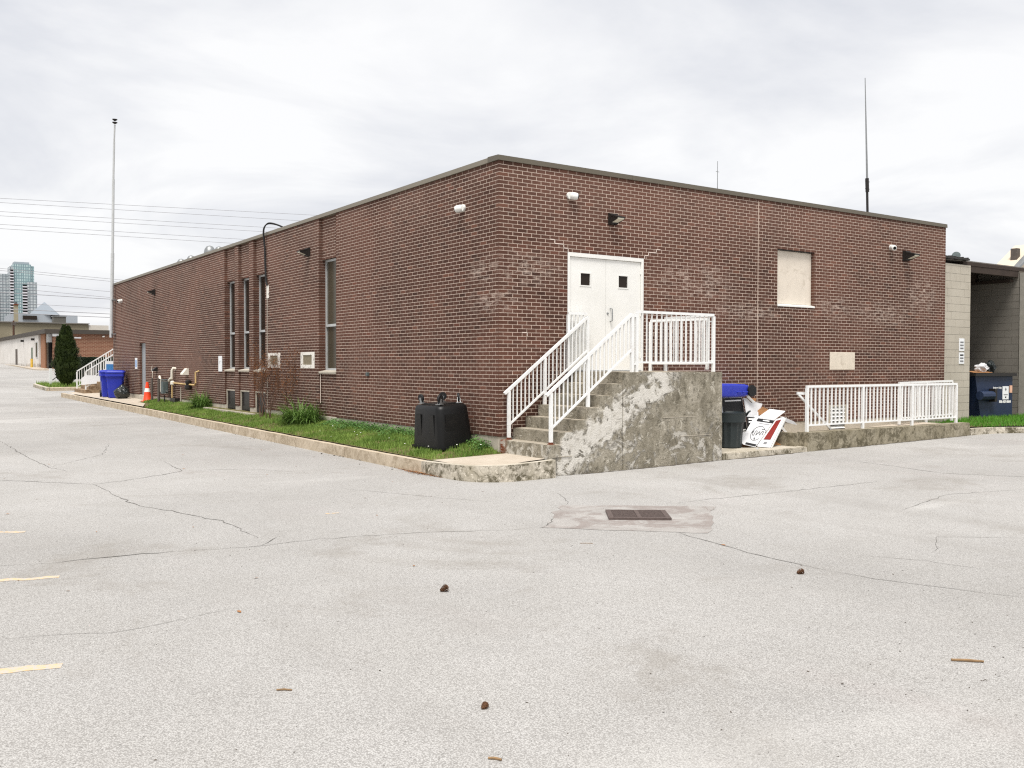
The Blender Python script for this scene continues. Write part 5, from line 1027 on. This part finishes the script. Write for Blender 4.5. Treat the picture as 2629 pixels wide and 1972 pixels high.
# glass pyramid roof and low pale hall
py = thing('glass_pyramid_hall', 'pale low hall with a glass pyramid roof in the distance', 'building', (80,655,10)); M_pyr = simple('pyramid_glazing', lin(132,140,148),0.6,0.05,0.05,spec=0.2)
M_hall = simple('pale_hall', lin(150,156,162),0.7,0.03,0.02)
MB().add([(72,652,33.0),(88,644,33.0),(92,660,33.0),(76,668,33.0),(81.3,654,41.5)],[(0,1,4),(1,2,4),(2,3,4),(3,0,4),(3,2,1,0)]).build('pyramid', M_pyr, py); MB().box(62,100,648,690,0,33.0).xf(Matrix.Identity(4)).build('hall', M_hall, py); MB().box(68,76,646,648,29.5,32).build('dark_band', M_glass, py); box('dark_window', M_gdk, py, 84,89,646.5,648,30.5,33.2)
# towers
def tower_mat(name, a, b, dk, sx, sz):
    g = G(name); br_ = N(g.t,'ShaderNodeTexBrick'); br_.offset = 0.0; g.L(g.map(g.pos,rot=(R(90),0,0)),br_.inputs['Vector']); br_.inputs['Color1'].default_value = a; br_.inputs['Color2'].default_value = b; br_.inputs['Mortar'].default_value = dk; br_.inputs['Scale'].default_value = 1.0; br_.inputs['Brick Width'].default_value = sx; br_.inputs['Row Height'].default_value = sz; br_.inputs['Mortar Size'].default_value = 0.45; br_.inputs['Bias'].default_value = 0.0; return g.fin(br_.outputs[0],0.35,0.4)
M_twg = tower_mat('tower_glass', lin(138,164,166), lin(174,192,192), lin(112,134,140), 2.2, 3.1); M_twc = tower_mat('tower_concrete', lin(158,166,170), lin(178,184,186), lin(112,120,126), 3.0, 3.1); M_slabw = simple('tower_slab', lin(196,194,200),0.8)
def tower(label, name, blocks, balc):
    t = thing(name, label, 'tower', (blocks[0][0],blocks[0][2],0), 'towers on the skyline')
    for x0,x1,y0,y1,h,mt in blocks: box('block', mt, t, x0,x1,y0,y1,0,h)
    for x0,x1,y0,y1,h in balc:
        m = MB(); d = MB(); zz = 6
        while zz < h: m.box(x0,x1,y0,y1,zz,zz+1.25); d.box(x0+0.4,x1-0.4,y0+0.9,y1,zz+1.25,zz+3.1); zz += 3.1
        m.build('balcony_slabs', M_slabw, t, kind='stuff'); d.build('balcony_recesses', M_gdk, t, kind='stuff')
tower('tall glass apartment tower on the left skyline','glass_tower',[(113.5,130.5,1112,1135,z(108),M_twg),(130.51,133.5,1113,1133,z(106.5),M_twg),(126.5,136,1110.5,1111.99,z(89),M_twc),(114.5,129,1114,1130,z(110.5),simple('tower_plant', lin(150,160,166),0.6)),(110.0,113.49,1113,1133,z(105),M_twc)],[(121.8,126.4,1108.6,1111.99,86),(110.2,113.6,1109.6,1112.99,100)])
tower('grey concrete apartment tower behind, left of the glass tower','grey_tower',[(100.5,109.9,1128,1150,z(98),M_twc),(98.5,100.49,1129,1150,z(84),M_twc)],[(99.0,101.2,1125.6,1127.99,80)])
# ---------------------------------------------------------------- overhead wires (a line of poles out of view left and behind the building)
def wire(label, a, b, r_, sag):
    a, b = Vector(a), Vector(b); d = b-a; pts = []
    for k in range(-6, 27):
        t = k/20; p = a+d*t; p.z += sag*((t-0.5)**2-0.25)*4; pts.append(p)
    MB().tube(pts, r_, 5).build('overhead_wire', M_wire, None, label=label, cat='wire', group='overhead wires')
WR = [((-1.42,13.52),14.83),((-1.42,13.22),14.2),((-1.42,12.58),13.43),((-1.43,12.28),13.02),((-1.43,11.67),12.21),((-1.43,11.37),11.77),((-1.46,8.55),7.16),((-1.46,8.4),6.87),((-1.46,7.63),6.03),((-1.47,7.22),5.51),((-1.47,6.84),6.23),((-1.48,6.13),5.55),((-1.48,5.69),5.19),((-1.48,5.41),4.97)]
ORD = ['topmost','second','third','fourth','fifth','sixth','seventh','eighth','ninth','tenth','eleventh','twelfth','thirteenth','lowest']
for i, ((x, za_), zb2) in enumerate(WR):
    thick = i in (10, 12, 13)
    wire(f'{ORD[i]} overhead wire from the top, crossing the sky at left', (x,62,za_), (30,62,zb2), 0.024 if thick else 0.015, 0.0 if i < 6 else 0.05)
# ================================================================ grey block building at the right
gb = thing('block_building', 'pale grey concrete-block building with an open bay at the right', 'building', (17,3,0.3))
def block_mat(name, a, b, mj):
    g = G(name); c_ = g.ramp(g.noise(1.2,5,0.6),[(0.3,a),(0.7,b)]); c_ = g.mix(g.rng(g.noise(3,6,0.75,v=g.map(g.pos,scale=(1,1,0.2))),0.55,0.75,0,0.35),c_,mj); g.bump(g.noise(90,4,0.7),0.004,0.5); return g.fin(c_,0.95,0.15)
M_blk = block_mat('painted_block', lin(172,165,152), lin(188,181,168), lin(138,131,118)); M_blk2 = block_mat('bay_block', lin(112,108,101), lin(128,123,115), lin(92,88,82)); M_bj = simple('block_joint', lin(150,146,137),0.95); M_bj2 = simple('bay_block_joint', lin(100,94,84),0.95)  # second block and joint pair: darker tone for the bay walls
def blocks(parent, u0, u1, z0, z1, P_, mat, jm, name='wall', bw=0.4, bh=0.2):
    m = MB(); p = [P_(u0,0.006,z0),P_(u1,0.006,z0),P_(u1,0.006,z1),P_(u0,0.006,z1)]; q = [P_(u0,0.25,z0),P_(u1,0.25,z0),P_(u1,0.25,z1),P_(u0,0.25,z1)]
    m.add(p+q,[(0,1,2,3),(4,7,6,5),(0,4,5,1),(1,5,6,2),(2,6,7,3),(3,7,4,0)]); w = m.build(name, jm, parent); n = 0; pr = {}
    zz = z0
    while zz < z1-0.03:
        u = u0-(bw/2 if n % 2 else 0); h_ = min(bh, z1-zz)-0.008
        while u < u1-0.02:
            a, b = max(u,u0), min(u+bw,u1)-0.008
            if b-a > 0.03:
                o = random.uniform(0,0.003); k = (round(b-a,3), round(h_,3), random.randrange(3))
                ctr = Vector(P_((a+b)/2, o+0.006, zz+h_/2)); half = Vector(P_((b-a)/2,0.006-0.0,h_/2))-Vector(P_(0,0,0))
                if k not in pr: 
                    hx, hy, hz = abs(half.x), abs(half.y), abs(half.z); ob = MB().box(-hx,hx,-hy,hy,-hz,hz).build('block', mat, w, loc=(0,0,0)); ob.location = ctr-WL[w.name]; WL[ob.name] = ctr; pr[k] = ob
                else: share(pr[k], ctr, w, 'block')
            u += bw
        zz += bh; n += 1
    return w
GT = z(3.9)
blocks(gb, 13.62, 15.32, 0.2, GT, lambda u,d,q: (u, 0.30+d, q), M_blk, M_bj)
box('jamb', M_blk, gb, 15.06,15.319,0.56,3.0,0.2,GT)
blocks(gb, 0.32, 6.0, 0.2, GT, lambda u,d,q: (17.86+d, u, q), M_blk2, M_bj2, 'bay_side_wall')
blocks(gb, 15.33, 17.85, 0.2, GT, lambda u,d,q: (u, 6.0+d, q), M_blk2, M_bj2, 'bay_rear_wall')
blocks(gb, 17.86, 19.4, 0.2, GT-0.05, lambda u,d,q: (u, 0.05+d, q), M_blk, M_bj, 'right_wall')
M_beam = simple('weathered_timber', lin(58,48,42),0.9,0.2,4)
box('roof_deck', M_beam, gb, 15.0,19.4,0.33,6.4,GT+0.001,GT+0.10); box('roof_membrane', M_roof, gb, 13.62,19.4,0.35,6.5,GT+0.101,GT+0.13)
MB().box(15.33,17.85,0.34,0.46,GT-0.17,GT-0.002).build('front_beam', M_beam, gb)
for k in range(4): MB().box(15.33,17.85,1.5+1.2*k,1.6+1.2*k,GT-0.22,GT-0.002).build('joist', M_beam, gb)
MB().box(17.66,17.85,0.47,5.9,GT-0.30,GT-0.225).build('wall_plate', M_beam, gb)
m = MB()
for k in range(26): x = 13.65+k*0.058; m.box(x,x+0.06,0.24,0.5,GT+0.131-0.02*random.random(),GT+0.15+0.05*random.random())
m.build('tar_edge', simple('torn_tar', lin(54,52,50),0.8,0.3,20), gb)
dsh = thing('satellite_dish', 'small round satellite dish on the corner of the grey block building', 'satellite dish', (15.1,0.7,GT+0.13)); MB().tube([(15.12,0.6,GT+0.13),(15.12,0.6,GT+0.22)],0.012).build('stalk', M_steel, dsh)
MB().lathe([(0.005,0.0),(0.07,0.01),(0.11,0.035)],(15.12,0.6,GT+0.27),18,Matrix.Rotation(R(-60),3,'Z')@Matrix.Rotation(R(75),3,'X')).build('dish', M_gas, dsh, smooth=True)
ng = thing('parking_notice', 'two small white notices on the grey block pier', 'sign', (14.95,0.29,z(1.2)))
for z0_, z1_ in ((1.62,1.95),(1.28,1.58)):
    o = box('plate', M_sign, ng, 14.78,15.02,0.285,0.299,z(z0_),z(z1_))
    for k in range(3): box('print', M_ink if z0_ < 1.5 and k == 2 else M_gink, o, 14.82,14.98,0.282,0.285,z(z0_+0.05+0.08*k),z(z0_+0.09+0.08*k))
# dumpster in the bay
dp = thing('blue_dumpster', 'dark blue steel dumpster with white phone number in the open bay', 'dumpster', (16.3,0.9,0.37)); dmx = xform((16.35,0.75,0.36), -8)
M_dump = simple('dumpster_paint', lin(30,44,70),0.5,0.12,3,spec=0.4,dirt=lin(60,66,80),dscale=4,damt=0.4)
m = MB(); m.hull([(-0.55,-0.62,0.05),(0.75,-0.62,0.05),(0.75,0.62,0.05),(-0.55,0.62,0.05),(-0.78,-0.62,1.18),(0.75,-0.62,1.18),(0.75,0.62,1.18),(-0.78,0.62,1.18)]); m.xf(dmx).build('body', M_dump, dp)
m = MB(); m.box(-0.86,0.82,-0.70,-0.62,1.14,1.22); m.box(-0.86,0.82,0.62,0.70,1.14,1.22); m.box(-0.86,-0.78,-0.62,0.62,1.14,1.22); m.box(0.75,0.82,-0.62,0.62,1.14,1.22); m.xf(dmx).build('rim', M_dark, dp)
MB().box(-0.74,0.74,-0.6,0.6,1.185,1.19).xf(dmx).build('load', M_dark, dp)
MB().tube([(-0.72,-0.72,0.62),(-0.22,-0.72,0.62)],0.12,10).xf(dmx).build('fork_pocket', M_dump, dp); MB().box(-0.22,-0.12,-0.80,-0.62,0.45,0.8).xf(dmx).build('pocket_plate', M_dark, dp)
def text(s_, size, m4, mat, parent, nm='lettering', bold=0.0):
    cu = bpy.data.curves.new('txt','FONT'); cu.body = s_; cu.size = size; cu.align_x = 'CENTER'; cu.offset = bold; cu.extrude = 0.001; o = bpy.data.objects.new('txt', cu); C.objects.link(o)
    dg = bpy.context.evaluated_depsgraph_get(); me = bpy.data.meshes.new_from_object(o.evaluated_get(dg)); C.objects.unlink(o); bpy.data.objects.remove(o)
    b = MB(); b.v = [tuple(v.co) for v in me.vertices]; b.f = [tuple(p.vertices) for p in me.polygons]; bpy.data.meshes.remove(me); return b.xf(m4).build(nm, mat, parent)
RX90 = Matrix.Rotation(R(90),4,'X'); fx = dmx @ Matrix.Translation((0.42,-0.624,0))
text('Garbage Only', 0.062, fx@Matrix.Translation((-0.30,0,0.80))@RX90, M_wink, dp, bold=0.003); text('905-427-0064', 0.085, fx@Matrix.Translation((0.02,0,0.41))@RX90, M_wink, dp, bold=0.006)
MB().box(-0.09,0.16,-0.008,0.0,0.50,0.86).xf(fx).build('label_plate', M_sign, dp); MB().hull([(0.035,-0.012,0.83),(0.0,-0.012,0.77),(0.035,-0.012,0.73),(0.07,-0.012,0.77),(0.035,-0.009,0.83),(0.0,-0.009,0.77),(0.07,-0.009,0.77)]).xf(fx).build('label_flame', M_gink, dp); MB().box(-0.05,0.12,-0.011,-0.009,0.62,0.64).xf(fx).build('label_print', M_gink, dp); MB().box(0.01,0.06,-0.011,-0.009,0.54,0.58).xf(fx).build('label_print', M_ink, dp)
MB().box(0.20,0.31,-0.008,0.0,0.68,0.88).xf(fx).build('orange_sticker', simple('orange_sticker', lin(222,176,150),0.6), dp)
MB().prism([(-0.45,-0.3,1.23),(0.15,-0.45,1.23),(0.15,-0.1,1.27),(-0.2,0.1,1.26)],(0,0,0.01)).xf(dmx).build('cardboard_sheet', M_card, None, label='brown cardboard sheet lying on top of the dumpster', cat='cardboard')
m = MB(); bm = bmesh.new(); bmesh.ops.create_icosphere(bm, subdivisions=3, radius=0.2)
for v in bm.verts: k = 1+mnoise.noise(v.co*9)*0.5; v.co = Vector((v.co.x*1.2*k,v.co.y*k,v.co.z*0.85*k))
bm.verts.index_update(); m.add([tuple(v.co) for v in bm.verts],[[v.index for v in f.verts] for f in bm.faces]); bm2 = MB(); bm2.v = [(p[0]*0.9,p[1],p[2]*1.5) for p in m.v]; bm2.f = list(m.f); bm.free()
m.xf(dmx@Matrix.Translation((0.02,-0.2,1.36))@Matrix.Scale(0.75,4)).build('white_rubbish_bag', M_cardw, None, label='white rubbish bag on top of the dumpster', cat='rubbish bag'); bm2.xf(dmx@Matrix.Translation((0.36,-0.2,1.38))@Matrix.Scale(0.7,4)).build('grey_rubbish_bag', M_bag, None, label='grey crumpled plastic bag sticking up from the dumpster', cat='rubbish bag')
hs = thing('gabled_house', 'cream gabled roof end showing above the block building at far right', 'house', (56,20,0)); M_crm = simple('cream_siding', lin(206,192,172),0.8,0.04,0.6)
box('wall', M_crm, hs, 49.9,56,17.0,18.5,0,z(7.2)); MB().prism([(49.9,17.0,z(7.21)),(56.0,17.0,z(7.21)),(52.95,17.0,z(9.1))],(0,1.5,0)).build('gable', M_crm, hs); MB().bar((49.7,16.9,z(7.1)),(52.95,16.9,z(9.15)),0.4,0.14).build('verge_board', M_steel, hs); box('chimney', M_post, hs, 51.1,51.5,17.4,17.8,z(7.8),z(8.7))
# ================================================================ litter on the asphalt
def pinecone(label, x, y, s, rot):
    t = thing('pine_cone', label, 'pine cone', (x,y,gz(x,y)), 'fallen pine cones on the asphalt'); b = Matrix.Translation((x,y,gz(x,y)+0.022*s)) @ Euler(rot).to_matrix().to_4x4() @ Matrix.Scale(s,4)
    MB().lathe([(0.004,-0.035),(0.013,-0.02),(0.014,0.01),(0.005,0.035)],(0,0,0),8).xf(b).build('core', M_cone, t); m = MB()
    for k in range(46):
        u = k/46; a = k*2.4; zz = -0.036+0.07*u; rr = 0.026*math.sin(0.35+u*2.5); d = Vector((math.cos(a),math.sin(a),0.55)); p = Vector((math.cos(a)*0.006,math.sin(a)*0.006,zz)); e = p+d*rr; sd = Vector((-math.sin(a),math.cos(a),0))*0.007; up_ = Vector((0,0,0.003)); m.hull([p-sd*0.5,p+sd*0.5,e-sd,e+sd,e-sd+up_,e+sd+up_,p+up_])
    m.xf(b).build('scales', M_cone, t)
pinecone('brown pine cone left of centre on the asphalt', -5.12,-6.94,0.95,(0.5,0.9,0)); pinecone('brown pine cone right of centre below the storm drain', -2.28,-8.11,0.85,(1.3,0.3,1)); pinecone('dark pine cone nearest the camera', -6.20,-9.21,0.62,(1.4,0.1,2)); 
def stick(label, a, b, r_): 
    a, b = Vector(a), Vector(b); mid = (a+b)/2+Vector((0.004,0.006)); z0 = lambda p: (p.x,p.y,gz(p.x,p.y)+r_); MB().tube([z0(a),z0(mid),z0(b)],[r_*.8,r_,r_*.7],6).build('twig', simple('dry_wood', lin(136,110,80),0.9,0.2,30), None, label=label, cat='twig', group='twigs on the asphalt')
stick('flat dry stick lying at the lower right of the asphalt', (-3.44,-10.14),(-3.31,-10.27),0.009); stick('thin twig at lower left of the asphalt', (-7.0,-8.35),(-6.93,-8.40),0.006); stick('short orange-brown twig nearest the bottom edge', (-6.52,-9.74),(-6.48,-9.79),0.007)
stick('thin twig below the storm drain', (-3.0,-6.0),(-2.9,-6.08),0.003)
m = MB()
for k in range(1500):      # needle drift at the kerb joint
    a_ = random.random(); x = -1.36-abs(random.gauss(0,0.10))*(1-abs(a_-.45)*1.4); y = 1.0-1.75*a_+random.gauss(0,.05); a = random.uniform(0,3.14); l_ = random.uniform(0.02,0.06); zz = 0.004+random.random()*0.02*max(0,1-abs(a_-.5)*2); dx, dy = math.cos(a)*l_, math.sin(a)*l_; x = min(x,-1.33); m.quad((x-dx,y-dy,zz),(x-dy*.12,y+dx*.12,zz+.003),(x+dx,y+dy,zz+.004),(x+dy*.12,y-dx*.12,zz+.001))
m.build('needle_litter', M_dry, None, label='drift of brown pine needles against the kerb near the pad', cat='needles', kind='stuff')
m = MB()
for k in range(700):      # grit and crumbs
    if k < 330: x, y = random.uniform(-9.2,-1.0), random.uniform(-10.5,-1)
    elif k < 430: x, y = -3.4+random.gauss(0,1.1), -10.3+random.gauss(0,.6)
    else: y = random.uniform(-0.5,32); x = -1.34-abs(random.gauss(0,.12))
    s_ = random.uniform(0.002,0.007)*(0.7 if k < 430 else 2.2); g0_ = gz(x,y); m.hull([(x+random.gauss(0,s_),y+random.gauss(0,s_),g0_+random.random()*s_*1.4) for _ in range(6)])
m.build('grit', simple('grit_dark', lin(86,78,70),0.9,0.4,50), None, label='dark grit and crumbs scattered over the asphalt', cat='grit', kind='stuff')
m = MB()
for k in range(26):
    x, y = random.uniform(-8,-1.4), random.uniform(-8,6); a = random.uniform(0,6.28); l_ = random.uniform(0.015,0.035); g0_ = gz(x,y)+0.004; u = Vector((math.cos(a),math.sin(a),0)); v = Vector((-u.y,u.x,0)); p = Vector((x,y,g0_)); m.quad(p-u*l_, p-v*l_*.4+Vector((0,0,.006)), p+u*l_+Vector((0,0,.004)), p+v*l_*.4+Vector((0,0,.003)))
m.build('leaf_litter', M_dry, None, label='scattered dry brown leaf scraps on the asphalt', cat='leaves', kind='stuff')
